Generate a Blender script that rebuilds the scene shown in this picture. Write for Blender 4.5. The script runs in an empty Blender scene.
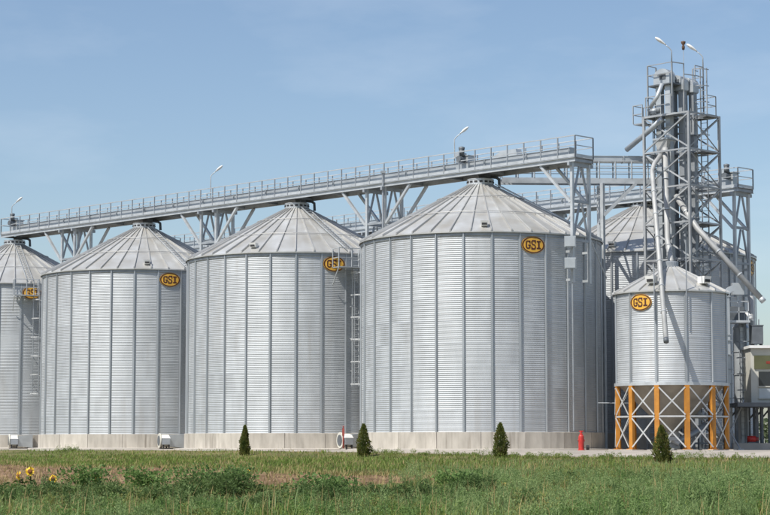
import bpy, math, random
import numpy as np
from mathutils import Vector, Matrix
random.seed(7)
rng = np.random.default_rng(11)
R_ = math.radians
scene = bpy.context.scene
COL = scene.collection

# ------------------------------------------------------------------ camera
F_PX, PITCH, ZC = 1961.93, 0.0947, 0.3438          # focal length in photo pixels, tilt, eye height
cd = bpy.data.cameras.new('camera')
cd.sensor_width = 36.0
cd.lens = 36.0 * F_PX / 770.0
cd.clip_start = 0.5
cd.clip_end = 9000
cam = bpy.data.objects.new('camera', cd)
cam.location = (0, 0, ZC)
cam.rotation_euler = (math.pi / 2 + PITCH, 0, 0)
COL.objects.link(cam)
scene.camera = cam

# ------------------------------------------------------------------ sky and sun
SUN_AZ, SUN_EL = R_(47), R_(54)                    # azimuth: from "behind the camera" towards the left
sun_dir = Vector((-math.sin(SUN_AZ) * math.cos(SUN_EL), -math.cos(SUN_AZ) * math.cos(SUN_EL), math.sin(SUN_EL)))
world = bpy.data.worlds.new('World')
scene.world = world
world.use_nodes = True
wn, wl = world.node_tree.nodes, world.node_tree.links
wn.clear()
sky = wn.new('ShaderNodeTexSky')
sky.sky_type = 'NISHITA'
sky.sun_disc = False
sky.sun_elevation = SUN_EL
sky.sun_rotation = math.atan2(sun_dir.x, sun_dir.y)
sky.altitude = 100
sky.air_density = 1.0
sky.dust_density = 1.3
sky.ozone_density = 2.0
bg = wn.new('ShaderNodeBackground')
bg.inputs['Strength'].default_value = 0.088
wo = wn.new('ShaderNodeOutputWorld')
# faint streaky cirrus everywhere in the sky
tc = wn.new('ShaderNodeTexCoord')
mp = wn.new('ShaderNodeMapping'); mp.inputs['Scale'].default_value = (3.0, 3.0, 9.0)
mp.inputs['Rotation'].default_value = (0.1, 0.25, 0.0); mp.inputs['Location'].default_value = (2.3, 5.7, 0.0)
no = wn.new('ShaderNodeTexNoise'); no.inputs['Scale'].default_value = 3.0; no.inputs['Detail'].default_value = 7; no.inputs['Roughness'].default_value = 0.55
rp = wn.new('ShaderNodeValToRGB'); rp.color_ramp.elements[0].position = 0.47; rp.color_ramp.elements[1].position = 0.85
rp.color_ramp.elements[1].color = (0.17, 0.17, 0.17, 1)
mx = wn.new('ShaderNodeMix'); mx.data_type = 'RGBA'
mx.inputs[7].default_value = (7.5, 7.9, 8.4, 1)
wl.new(tc.outputs['Generated'], mp.inputs[0]); wl.new(mp.outputs[0], no.inputs['Vector']); wl.new(no.outputs['Fac'], rp.inputs[0])
wl.new(rp.outputs[0], mx.inputs[0]); wl.new(sky.outputs[0], mx.inputs[6])
wl.new(mx.outputs[2], bg.inputs['Color']); wl.new(bg.outputs[0], wo.inputs[0])

sd = bpy.data.lights.new('sun', 'SUN')
sd.energy = 3.5
sd.angle = R_(0.53)
sd.color = (1.0, 0.955, 0.88)
sun = bpy.data.objects.new('sun', sd)
sun.rotation_euler = sun_dir.to_track_quat('Z', 'Y').to_euler()
sun.location = (-40, -20, 60)
COL.objects.link(sun)
vs = scene.view_settings
vs.view_transform = 'Standard'; vs.look = 'None'; vs.exposure = 0.60; vs.gamma = 1.0; vs.use_curve_mapping = False
scene.cycles.max_bounces = 6

# ------------------------------------------------------------------ site frame
S1 = Vector((5.13, 104.71))                        # middle of the nearest big silo
PHI, SP = 0.7742, 14.79
U = Vector((-math.sin(PHI), math.cos(PHI)))        # along the row, away to the left
V = Vector((math.cos(PHI), math.sin(PHI)))         # across the rows, away to the right
ROT_V = PHI                                        # z rotation that takes +X to V
ROW2 = 14.0

def S(u, v, z=0.0):
    u, v, z = float(u), float(v), float(z)
    p = S1 + U * u + V * v
    return Vector((p.x, p.y, z))

def at(px, py, Y):
    """world point at depth Y that sits at photo position px, py"""
    c, s = math.cos(PITCH), math.sin(PITCH)
    k = (257.5 - py) / F_PX
    Z = (k * Y * c + Y * s) / (c - k * s) + ZC
    return Vector(((px - 385) / F_PX * (Y * c + (Z - ZC) * s), Y, Z))

def w_of(x, y):
    return -((x - S1.x) * V.x + (y - S1.y) * V.y)

def ground_z(x, y):
    w = -((np.asarray(x) - S1.x) * V.x + (np.asarray(y) - S1.y) * V.y)
    base = np.interp(w, [-4000, 6.4, 8, 9.5, 12.4, 16, 30, 62, 78, 4000], [0, 0, -0.12, -0.30, -0.43, -0.51, -0.59, -0.61, -1.25, -1.4])
    amp = np.clip((w - 11) / 6, 0, 1)
    b = 0.04 * np.sin(0.31 * np.asarray(x) + 0.17 * np.asarray(y)) + 0.035 * np.sin(0.13 * np.asarray(x) - 0.27 * np.asarray(y) + 1.3)
    return base + amp * b

def gz(x, y):
    return float(ground_z(x, y))

# ------------------------------------------------------------------ materials
MATS = {}
def nodes_of(m):
    m.use_nodes = True
    n, l = m.node_tree.nodes, m.node_tree.links
    return n, l, n['Principled BSDF']

def simple(name, col, rough=0.6, metal=0.0, noise=0.12, nscale=3.0, bump=0.0, bscale=40.0, rnd=0.0, spec=0.5, coord='Object', stretch=(1, 1, 1), tint2=None):
    """Principled with noise-broken colour, optional per-object variation and bump"""
    m = bpy.data.materials.new(name)
    n, l, b = nodes_of(m)
    tc = n.new('ShaderNodeTexCoord')
    mp = n.new('ShaderNodeMapping'); mp.inputs['Scale'].default_value = stretch
    l.new(tc.outputs[coord], mp.inputs[0])
    if coord == 'Object':
        oi0 = n.new('ShaderNodeObjectInfo')
        ml = n.new('ShaderNodeMath'); ml.operation = 'MULTIPLY'; ml.inputs[1].default_value = 57.0
        l.new(oi0.outputs['Random'], ml.inputs[0]); l.new(ml.outputs[0], mp.inputs['Location'])
    t = n.new('ShaderNodeTexNoise'); t.inputs['Scale'].default_value = nscale; t.inputs['Detail'].default_value = 6
    l.new(mp.outputs[0], t.inputs['Vector'])
    r = n.new('ShaderNodeValToRGB')
    r.color_ramp.elements[0].position = 0.3; r.color_ramp.elements[1].position = 0.7
    lo = tuple(max(0, c * (1 - noise)) for c in col); hi = tuple(min(1, c * (1 + noise)) for c in col)
    if tint2: lo = tint2
    r.color_ramp.elements[0].color = (*lo, 1); r.color_ramp.elements[1].color = (*hi, 1)
    l.new(t.outputs['Fac'], r.inputs[0])
    out = r.outputs[0]
    if rnd:
        oi = n.new('ShaderNodeObjectInfo')
        mr = n.new('ShaderNodeMapRange'); mr.inputs[3].default_value = 1 - rnd; mr.inputs[4].default_value = 1 + rnd
        hs = n.new('ShaderNodeHueSaturation')
        l.new(oi.outputs['Random'], mr.inputs[0]); l.new(mr.outputs[0], hs.inputs['Value']); l.new(out, hs.inputs['Color'])
        out = hs.outputs[0]
    l.new(out, b.inputs['Base Color'])
    b.inputs['Roughness'].default_value = rough
    b.inputs['Metallic'].default_value = metal
    b.inputs['Specular IOR Level'].default_value = spec
    rr = n.new('ShaderNodeMapRange'); rr.inputs[3].default_value = max(0, rough - 0.08); rr.inputs[4].default_value = min(1, rough + 0.1)
    l.new(t.outputs['Fac'], rr.inputs[0]); l.new(rr.outputs[0], b.inputs['Roughness'])
    if bump:
        t2 = n.new('ShaderNodeTexNoise'); t2.inputs['Scale'].default_value = bscale; t2.inputs['Detail'].default_value = 5
        bp = n.new('ShaderNodeBump'); bp.inputs['Strength'].default_value = bump; bp.inputs['Distance'].default_value = 0.02
        l.new(tc.outputs[coord], t2.inputs['Vector']); l.new(t2.outputs['Fac'], bp.inputs['Height']); l.new(bp.outputs[0], b.inputs['Normal'])
    MATS[name] = m
    return m

simple('galv_wall', (0.49, 0.513, 0.53), 0.60, 0.48, 0.10, 0.9, 0.0, rnd=0.035, stretch=(1.6, 1.6, 0.35))
simple('galv_stiff', (0.43, 0.455, 0.475), 0.45, 0.6, 0.08, 1.2, rnd=0.05, stretch=(1, 1, 0.3))
simple('galv_roof', (0.56, 0.57, 0.565), 0.42, 0.5, 0.07, 0.8, rnd=0.06, tint2=(0.475, 0.46, 0.42))
simple('galv_rib', (0.46, 0.46, 0.45), 0.5, 0.5, 0.08, 1.2, rnd=0.05)
simple('steel', (0.50, 0.525, 0.54), 0.5, 0.45, 0.12, 2.5, rnd=0.06)
simple('steel_tower', (0.37, 0.385, 0.395), 0.55, 0.4, 0.16, 1.5, rnd=0.10)
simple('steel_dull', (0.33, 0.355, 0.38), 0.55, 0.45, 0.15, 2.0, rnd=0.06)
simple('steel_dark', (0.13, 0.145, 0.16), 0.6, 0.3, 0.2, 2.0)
simple('duct', (0.47, 0.50, 0.52), 0.45, 0.5, 0.12, 1.6, rnd=0.04)
simple('pipe', (0.58, 0.58, 0.57), 0.45, 0.4, 0.12, 2.0)
simple('spout', (0.40, 0.405, 0.40), 0.6, 0.25, 0.15, 1.5)
simple('concrete', (0.48, 0.445, 0.39), 0.9, 0, 0.16, 1.3, 0.25, 30, rnd=0.07, stretch=(1.6, 1.6, 0.5), tint2=(0.37, 0.34, 0.295))
simple('footing', (0.45, 0.42, 0.375), 0.9, 0, 0.15, 0.8, 0.2, 30)
simple('orange', (0.50, 0.215, 0.028), 0.55, 0, 0.14, 3.0, rnd=0.06, tint2=(0.40, 0.165, 0.025))
simple('brace_white', (0.50, 0.51, 0.51), 0.5, 0.3, 0.1, 4)
simple('cone', (0.36, 0.345, 0.31), 0.5, 0.35, 0.15, 1.6)
simple('red', (0.46, 0.028, 0.022), 0.45, 0, 0.15, 5)
simple('red_faded', (0.27, 0.055, 0.045), 0.6, 0, 0.2, 5)
simple('white', (0.78, 0.78, 0.76), 0.45, 0, 0.06, 4)
simple('cream', (0.56, 0.55, 0.49), 0.7, 0, 0.1, 1.0)
simple('olive', (0.10, 0.105, 0.05), 0.6, 0, 0.15, 1.5)
simple('gold', (0.72, 0.40, 0.055), 0.45, 0, 0.1, 2.5, rnd=0.04)
simple('maroon', (0.070, 0.018, 0.012), 0.5, 0, 0.12, 6)
simple('glass_dark', (0.03, 0.035, 0.04), 0.12, 0, 0.1, 3)
simple('black', (0.025, 0.025, 0.027), 0.6, 0, 0.2, 6)
simple('brown', (0.11, 0.06, 0.035), 0.7, 0, 0.3, 9)
simple('bark', (0.10, 0.07, 0.045), 0.9, 0, 0.3, 9)
simple('petal', (0.80, 0.50, 0.015), 0.6, 0, 0.15, 12)
simple('petal_dry', (0.52, 0.33, 0.06), 0.7, 0, 0.2, 12)
simple('disc_seed', (0.20, 0.075, 0.02), 0.9, 0, 0.4, 60)

def streak(name, sc=(5.0, 5.0, 0.35), dark=(0.17, 0.145, 0.115), amount=.75, lo=.52, hi=.74):
    """rain and rust streaks running down an existing material"""
    m = MATS[name]; n, l = m.node_tree.nodes, m.node_tree.links; b = n['Principled BSDF']
    src = b.inputs['Base Color'].links[0].from_socket
    g = n.new('ShaderNodeNewGeometry'); mp = n.new('ShaderNodeMapping'); mp.inputs['Scale'].default_value = sc
    t = n.new('ShaderNodeTexNoise'); t.inputs['Scale'].default_value = 1.0; t.inputs['Detail'].default_value = 5
    t2 = n.new('ShaderNodeTexNoise'); t2.inputs['Scale'].default_value = .22; t2.inputs['Detail'].default_value = 2
    r = n.new('ShaderNodeMapRange'); r.inputs[1].default_value = lo; r.inputs[2].default_value = hi; r.inputs[4].default_value = amount
    r2 = n.new('ShaderNodeMapRange'); r2.inputs[1].default_value = .42; r2.inputs[2].default_value = .62
    mu = n.new('ShaderNodeMath'); mu.operation = 'MULTIPLY'
    mx = n.new('ShaderNodeMix'); mx.data_type = 'RGBA'; mx.inputs[7].default_value = (*dark, 1)
    l.new(g.outputs['Position'], mp.inputs[0]); l.new(mp.outputs[0], t.inputs['Vector']); l.new(g.outputs['Position'], t2.inputs['Vector'])
    l.new(t.outputs['Fac'], r.inputs[0]); l.new(t2.outputs['Fac'], r2.inputs[0]); l.new(r.outputs[0], mu.inputs[0]); l.new(r2.outputs[0], mu.inputs[1])
    l.new(mu.outputs[0], mx.inputs[0]); l.new(src, mx.inputs[6]); l.new(mx.outputs[2], b.inputs['Base Color'])
streak('concrete')
streak('galv_wall', (2.2, 2.2, .10), (0.36, 0.34, 0.31), .55, .5, .75)
streak('galv_roof', (1.1, 1.1, .5), (0.42, 0.37, 0.28), .45, .5, .78)
streak('orange', (9, 9, 1.2), (0.22, 0.09, 0.03), .6, .5, .75)
def leafy(name, c1, c2, rough=0.6, trans=0.25, nscale=0.35):
    """leaf material: colour from a per-leaf tint attribute and a slow patchy noise"""
    m = bpy.data.materials.new(name)
    n, l, b = nodes_of(m)
    a = n.new('ShaderNodeAttribute'); a.attribute_name = 'tint'
    tc = n.new('ShaderNodeTexCoord')
    t = n.new('ShaderNodeTexNoise'); t.inputs['Scale'].default_value = nscale; t.inputs['Detail'].default_value = 4
    l.new(tc.outputs['Object'], t.inputs['Vector'])
    ad = n.new('ShaderNodeMath'); ad.operation = 'MULTIPLY_ADD'; ad.inputs[1].default_value = 0.55
    sb = n.new('ShaderNodeMath'); sb.operation = 'MULTIPLY_ADD'; sb.inputs[1].default_value = 1.5; sb.inputs[2].default_value = -0.5
    l.new(t.outputs['Fac'], sb.inputs[0]); l.new(a.outputs['Fac'], ad.inputs[0]); l.new(sb.outputs[0], ad.inputs[2])
    r = n.new('ShaderNodeValToRGB')
    r.color_ramp.elements[0].color = (*c1, 1); r.color_ramp.elements[1].color = (*c2, 1)
    l.new(ad.outputs[0], r.inputs[0]); l.new(r.outputs[0], b.inputs['Base Color'])
    b.inputs['Roughness'].default_value = rough
    b.inputs['Specular IOR Level'].default_value = 0.25
    tr = n.new('ShaderNodeBsdfTranslucent'); l.new(r.outputs[0], tr.inputs['Color'])
    ms = n.new('ShaderNodeMixShader'); ms.inputs[0].default_value = trans
    out = n['Material Output']
    l.new(b.outputs[0], ms.inputs[1]); l.new(tr.outputs[0], ms.inputs[2]); l.new(ms.outputs[0], out.inputs['Surface'])
    MATS[name] = m
    return m
leafy('grass', (0.10, 0.18, 0.028), (0.25, 0.30, 0.080), trans=.42)
leafy('grass_dry', (0.22, 0.19, 0.075), (0.42, 0.33, 0.15), trans=.35)
leafy('weed', (0.085, 0.175, 0.040), (0.21, 0.31, 0.100), trans=.42)
leafy('weed_pale', (0.17, 0.26, 0.090), (0.31, 0.40, 0.165), trans=.42)
leafy('weed_deep', (0.052, 0.105, 0.026), (0.17, 0.24, 0.085), trans=.38)
leafy('weed_yellow', (0.15, 0.19, 0.045), (0.30, 0.31, 0.10), trans=.4)
leafy('sunleaf', (0.045, 0.085, 0.022), (0.10, 0.145, 0.045))
leafy('thuja', (0.055, 0.095, 0.020), (0.23, 0.235, 0.065), trans=.35, nscale=2.0)
leafy('thuja_dry', (0.11, 0.085, 0.03), (0.24, 0.19, 0.08), nscale=2.0)
leafy('far_leaf', (0.05, 0.075, 0.035), (0.10, 0.12, 0.06))

def ground_material():
    m = bpy.data.materials.new('field'); n, l, b = nodes_of(m)
    tc = n.new('ShaderNodeTexCoord')
    def noise(sc, det=6):
        t = n.new('ShaderNodeTexNoise'); t.inputs['Scale'].default_value = sc; t.inputs['Detail'].default_value = det
        l.new(tc.outputs['Object'], t.inputs['Vector']); return t
    n1, n2, n3 = noise(0.35), noise(2.2), noise(14)
    r = n.new('ShaderNodeValToRGB')
    e = r.color_ramp.elements
    e[0].position = 0.30; e[0].color = (0.075, 0.085, 0.030, 1)
    e[1].position = 0.70; e[1].color = (0.20, 0.165, 0.085, 1)
    e2 = r.color_ramp.elements.new(0.5); e2.color = (0.11, 0.11, 0.045, 1)
    l.new(n1.outputs['Fac'], r.inputs[0])
    s = n.new('ShaderNodeValToRGB')
    s.color_ramp.elements[0].position = 0.32; s.color_ramp.elements[0].color = (0.10, 0.060, 0.036, 1)
    s.color_ramp.elements[1].position = 0.68; s.color_ramp.elements[1].color = (0.27, 0.175, 0.10, 1)
    l.new(n2.outputs['Fac'], s.inputs[0])
    a = n.new('ShaderNodeAttribute'); a.attribute_name = 'soil'
    ad = n.new('ShaderNodeMath'); ad.operation = 'ADD'
    sb = n.new('ShaderNodeMath'); sb.operation = 'SUBTRACT'; sb.inputs[1].default_value = 0.5
    l.new(n2.outputs['Fac'], sb.inputs[0]); l.new(a.outputs['Fac'], ad.inputs[0]); l.new(sb.outputs[0], ad.inputs[1])
    mr = n.new('ShaderNodeMapRange'); mr.inputs[1].default_value = 0.35; mr.inputs[2].default_value = 0.65
    l.new(ad.outputs[0], mr.inputs[0])
    mx = n.new('ShaderNodeMix'); mx.data_type = 'RGBA'
    l.new(mr.outputs[0], mx.inputs[0]); l.new(r.outputs[0], mx.inputs[6]); l.new(s.outputs[0], mx.inputs[7])
    l.new(mx.outputs[2], b.inputs['Base Color'])
    b.inputs['Roughness'].default_value = 0.95; b.inputs['Specular IOR Level'].default_value = 0.15
    bp = n.new('ShaderNodeBump'); bp.inputs['Strength'].default_value = 0.8; bp.inputs['Distance'].default_value = 0.05
    l.new(n3.outputs['Fac'], bp.inputs['Height']); l.new(bp.outputs[0], b.inputs['Normal'])
    MATS['field'] = m
ground_material()
simple('paving', (0.35, 0.315, 0.275), 0.9, 0, 0.14, 0.5, 0.3, 25, tint2=(0.26, 0.235, 0.20))

# ------------------------------------------------------------------ mesh building
class MB:
    def __init__(s): s.v, s.f = [], []
    def add(s, vs, fs):
        o = len(s.v); s.v += [tuple(p) for p in vs]; s.f += [tuple(i + o for i in f) for f in fs]
    def hexa(s, c8):
        s.add(c8, [(0, 3, 2, 1), (4, 5, 6, 7), (0, 1, 5, 4), (1, 2, 6, 5), (2, 3, 7, 6), (3, 0, 4, 7)])
    def box(s, c, d, rz=0.0):
        m = Matrix.Rotation(rz, 3, 'Z'); c = Vector(c)
        x, y, z = d[0] / 2, d[1] / 2, d[2] / 2
        s.hexa([c + m @ Vector(p) for p in ((-x, -y, -z), (x, -y, -z), (x, y, -z), (-x, y, -z), (-x, -y, z), (x, -y, z), (x, y, z), (-x, y, z))])
    def bar(s, a, b, w, h, up=(0, 0, 1)):
        a, b = Vector(a), Vector(b); t = (b - a).normalized(); up = Vector(up)
        if abs(t.dot(up)) > 0.98: up = Vector((V.x, V.y, 0))
        x = t.cross(up).normalized(); y = x.cross(t)
        x *= w / 2; y *= h / 2
        s.hexa([a - x - y, a + x - y, a + x + y, a - x + y, b - x - y, b + x - y, b + x + y, b - x + y])
    def angle(s, a, b, w, th=0.012, up=(0, 0, 1)):
        """an L section: two thin flanges"""
        a, b = Vector(a), Vector(b); t = (b - a).normalized(); up = Vector(up)
        if abs(t.dot(up)) > 0.98: up = Vector((V.x, V.y, 0))
        x = t.cross(up).normalized(); y = x.cross(t)
        s.bar(a - x * (w / 2), b - x * (w / 2), th, w, y)
        s.bar(a - y * (w / 2 - th / 2) + x * th * .5, b - y * (w / 2 - th / 2) + x * th * .5, w - th, th, y)
    def channel(s, a, b, w, h, th=0.012, side=1):
        """a C section with web and two flanges (vertical web)"""
        a, b = Vector(a), Vector(b); t = (b - a).normalized(); up = Vector((0, 0, 1))
        x = t.cross(up).normalized() * side
        s.bar(a, b, th, h)
        for k in (-1, 1):
            o = x * (w / 2) + up * k * (h / 2 - th / 2)
            s.bar(a + o, b + o, w - th, th)
    def tube(s, pts, r, n=10, cap=True):
        pts = [Vector(p) for p in pts]; rings = []
        rr = r if isinstance(r, (list, tuple)) else [r] * len(pts)
        x = None
        for i, p in enumerate(pts):
            t1 = (pts[min(i + 1, len(pts) - 1)] - p); t0 = p - pts[max(i - 1, 0)]
            t1 = t1.normalized() if t1.length > 1e-9 else t0.normalized(); t0 = t0.normalized() if t0.length > 1e-9 else t1
            t = (t0 + t1).normalized()
            if x is None:
                up = Vector((0, 0, 1)) if abs(t.z) < 0.95 else Vector((V.x, V.y, 0))
                x = t.cross(up).normalized()
            x = (x - t * x.dot(t)).normalized(); y = x.cross(t)
            rings.append([p + (x * math.cos(2 * math.pi * k / n) + y * math.sin(2 * math.pi * k / n)) * rr[i] for k in range(n)])
        vs = [q for g in rings for q in g]; fs = []
        for i in range(len(pts) - 1):
            for k in range(n):
                fs.append((i * n + k, i * n + (k + 1) % n, (i + 1) * n + (k + 1) % n, (i + 1) * n + k))
        if cap: fs += [tuple(range(n))[::-1], tuple((len(pts) - 1) * n + k for k in range(n))]
        s.add(vs, fs)
    def lathe(s, prof, n=48, c=(0, 0, 0), a0=0.0, a1=2 * math.pi, closed=False):
        full = abs(a1 - a0 - 2 * math.pi) < 1e-6
        m = n if full else n + 1
        vs = []
        for r, z in prof:
            for k in range(m):
                th = a0 + (a1 - a0) * k / n
                vs.append((c[0] + r * math.sin(th), c[1] - r * math.cos(th), c[2] + z))
        fs = []
        P_ = len(prof)
        for i in range(P_ if closed else P_ - 1):
            j = (i + 1) % P_
            for k in range(n):
                k2 = (k + 1) % m
                fs.append((i * m + k, i * m + k2, j * m + k2, j * m + k))
        if closed and not full:
            fs.append(tuple(i * m for i in range(P_))); fs.append(tuple(i * m + m - 1 for i in range(P_))[::-1])
        s.add(vs, fs)
    def mesh(s, name, mat, smooth=False):
        me = bpy.data.meshes.new(name)
        me.from_pydata(s.v, [], s.f)
        me.materials.append(MATS[mat])
        if smooth: me.polygons.foreach_set('use_smooth', [True] * len(me.polygons))
        me.update()
        return me
    def build(s, name, mat, parent=None, smooth=False, loc=None):
        return put(name, s.mesh(name, mat, smooth), parent, loc)

def put(name, me, parent=None, loc=None, rz=0.0):
    o = bpy.data.objects.new(name, me); COL.objects.link(o)
    o.parent = parent
    if loc is not None: o.location = loc
    if rz: o.rotation_euler = (0, 0, rz)
    return o

def tag(o, label=None, cat=None, group=None, kind=None):
    if label: o['label'] = label
    if cat: o['category'] = cat
    if group: o['group'] = group
    if kind: o['kind'] = kind
    return o

def thing(name, label, cat, loc=(0, 0, 0), rz=0.0, group=None):
    o = bpy.data.objects.new(name, None); COL.objects.link(o)
    o.empty_display_size = 0.3
    o.location = loc; o.rotation_euler = (0, 0, rz)
    return tag(o, label, cat, group)

CH = {}
def copy_tree(o, kids, parent=None):
    c = o.copy(); COL.objects.link(c); c.parent = parent
    for ch in kids.get(o.name, ()): copy_tree(ch, kids, c)
    return c
def kids_map():
    k = {}
    for o in COL.objects:
        if o.parent: k.setdefault(o.parent.name, []).append(o)
    return k

def npmesh(name, verts, faces, mat, tint=None):
    """fast uniform-polygon mesh from numpy arrays"""
    me = bpy.data.meshes.new(name)
    nv, nf, k = len(verts), len(faces), faces.shape[1]
    me.vertices.add(nv); me.vertices.foreach_set('co', np.ascontiguousarray(verts, dtype=np.float32).ravel())
    me.loops.add(nf * k); me.loops.foreach_set('vertex_index', np.ascontiguousarray(faces, dtype=np.int32).ravel())
    me.polygons.add(nf); me.polygons.foreach_set('loop_start', np.arange(0, nf * k, k, dtype=np.int32))
    if tint is not None:
        a = me.attributes.new('tint', 'FLOAT', 'POINT'); a.data.foreach_set('value', np.ascontiguousarray(tint, dtype=np.float32))
    me.materials.append(MATS[mat])
    me.update(calc_edges=True); me.validate()
    return me

# ================================================================== THE GROUND
def axis(lo, a, b, hi, step, big):
    fine = list(np.arange(a, b + 1e-6, step))
    out = []; p, d = a, step
    while p > lo: d *= big; p -= d; out.append(max(p, lo))
    left = out[::-1]; out = []; p, d = b, step
    while p < hi: d *= big; p += d; out.append(min(p, hi))
    return np.array(left + fine + out)
gx = axis(-4000, -26, 30, 4000, 0.6, 1.35)
gy = axis(-200, 18, 112, 7000, 0.6, 1.35)
GX, GY = np.meshgrid(gx, gy)
GZ = ground_z(GX, GY)

def soil_mask(x, y):
    """bare ploughed strip: 1 inside, 0 outside"""
    x, y = np.asarray(x, float), np.asarray(y, float)
    wob = 1.2 * np.sin(0.9 * x + 0.4) + 0.8 * np.sin(2.1 * x + 1.0)
    top = 56.5 - 1.47 * x * (x < 0) - 1.0 * x * (x >= 0) + wob * 0.6
    bot = 42.0 - 0.34 * x + wob
    d = np.minimum(np.minimum(top - y, y - bot), (1.4 - x) * 4 + wob)
    return np.clip(d / 2.0 + 0.5, 0, 1)
SM = soil_mask(GX, GY)
nx_, ny_ = len(gx), len(gy)
idx = np.arange(nx_ * ny_).reshape(ny_, nx_)
gf = np.stack([idx[:-1, :-1], idx[:-1, 1:], idx[1:, 1:], idx[1:, :-1]], -1).reshape(-1, 4)
rough = 0.05 * SM * rng.standard_normal(SM.shape)
gm = npmesh('ground', np.stack([GX, GY, GZ + rough], -1).reshape(-1, 3), gf, 'field')
at_ = gm.attributes.new('soil', 'FLOAT', 'POINT'); at_.data.foreach_set('value', SM.ravel().astype(np.float32))
gm.polygons.foreach_set('use_smooth', [True] * len(gm.polygons))
tag(put('ground', gm), kind='structure')

# paved yard round the silos: slabs laid a little above the ground
def edge_w(u):
    return float(np.interp(u, [-60, -14, -6, 2, 12, 60], [9.2, 9.0, 8.3, 7.6, 6.85, 6.8]))
b = MB()
us = list(np.arange(-60, 62, 1.0)); ws = [-60, -30, 0, 4, 6.4, None]
pts = []
for u in us:
    row = []
    for w in ws:
        ww = edge_w(u) + 0.12 * math.sin(u * 2.1) if w is None else w
        p = S(u, -ww); row.append((p.x, p.y, gz(p.x, p.y) + 0.03))
    pts.append(row)
n_ = len(ws)
b.v = [q for r in pts for q in r]
for i in range(len(us) - 1):
    for k in range(n_ - 1):
        b.f.append((i * n_ + k, i * n_ + k + 1, (i + 1) * n_ + k + 1, (i + 1) * n_ + k))
# kerb face along the front edge
for i in range(len(us) - 1):
    p, q = b.v[i * n_ + n_ - 1], b.v[(i + 1) * n_ + n_ - 1]
    b.add([p, q, (q[0], q[1], q[2] - 0.2), (p[0], p[1], p[2] - 0.2)], [(0, 1, 2, 3)])
tag(b.build('paved_yard', 'paving'), kind='structure')

# ================================================================== SILOS
RAD, HF, NR, RING = 6.39, 0.93, 9, 1.115
HE = HF + NR * RING
NST, NPAN = 28, 39
ST_OFF = 2.3

def sheet_mesh(name, rad, half_ang, height, ncor, mat, cols=8, amp=0.0075):
    b = MB(); rows = ncor * 6
    for i in range(rows + 1):
        z = height * i / rows
        r = rad + amp * math.sin(2 * math.pi * ncor * i / rows) + (0.006 if i == 0 else 0)
        for k in range(cols + 1):
            th = -half_ang + 2 * half_ang * k / cols
            b.v.append((r * math.sin(th), -r * math.cos(th), z))
    m = cols + 1
    for i in range(rows):
        for k in range(cols):
            b.f.append((i * m + k, i * m + k + 1, (i + 1) * m + k + 1, (i + 1) * m + k))
    return b.mesh(name, mat, True)

def stiff_mesh(name, rad, h, w=0.10, d=0.085):
    """folded hat section: two flanges on the wall, a raised middle"""
    b = MB(); r0, r1 = rad + 0.004, rad + d
    prof = [(-w * .8, r0 + .012), (-w * .42, r0 + .012), (-w * .30, r1), (w * .30, r1), (w * .42, r0 + .012), (w * .8, r0 + .012)]
    vs = [(x, -r, 0) for x, r in prof] + [(x, -r, h) for x, r in prof]
    fs = [(k, k + 1, 7 + k, 6 + k) for k in range(5)]
    b.add(vs, fs)
    b.add([(-w * .3, -r0, h), (w * .3, -r0, h), (w * .3, -r1, h), (-w * .3, -r1, h)], [(0, 1, 2, 3)])
    return b.mesh(name, 'galv_stiff')

def roof_panel_mesh(name, r0, r1, z0, z1, half):
    """a folded wedge: flat pan, upturned seams, a turned-down drip edge"""
    b = MB(); rows = []
    for r, z in ((r1, z0 - 0.07), (r1, z0), ((r0 + r1) / 2, (z0 + z1) / 2 + 0.006), (r0, z1)):
        row = []
        for t, dz in ((-1, 0.035), (-0.94, 0), (0, 0.0), (0.94, 0), (1, 0.035)):
            th = half * t
            row.append((r * math.sin(th), -r * math.cos(th), z + (dz if z >= z0 else 0)))
        rows.append(row)
    m = 5
    b.v = [q for r in rows for q in r]
    for i in range(3):
        for k in range(m - 1): b.f.append((i * m + k, i * m + k + 1, (i + 1) * m + k + 1, (i + 1) * m + k))
    return b.mesh(name, 'galv_roof')

def rib_mesh(name, r0, r1, z0, z1, w=0.085, h=0.10):
    b = MB()
    b.hexa([(-w / 2, -r1, z0), (w / 2, -r1, z0), (w / 2 * .5, -r0, z1), (-w / 2 * .5, -r0, z1),
            (-w / 2 * .7, -r1, z0 + h), (w / 2 * .7, -r1, z0 + h), (w / 2 * .4, -r0, z1 + h * .6), (-w / 2 * .4, -r0, z1 + h * .6)])
    return b.mesh(name, 'galv_rib')

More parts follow.
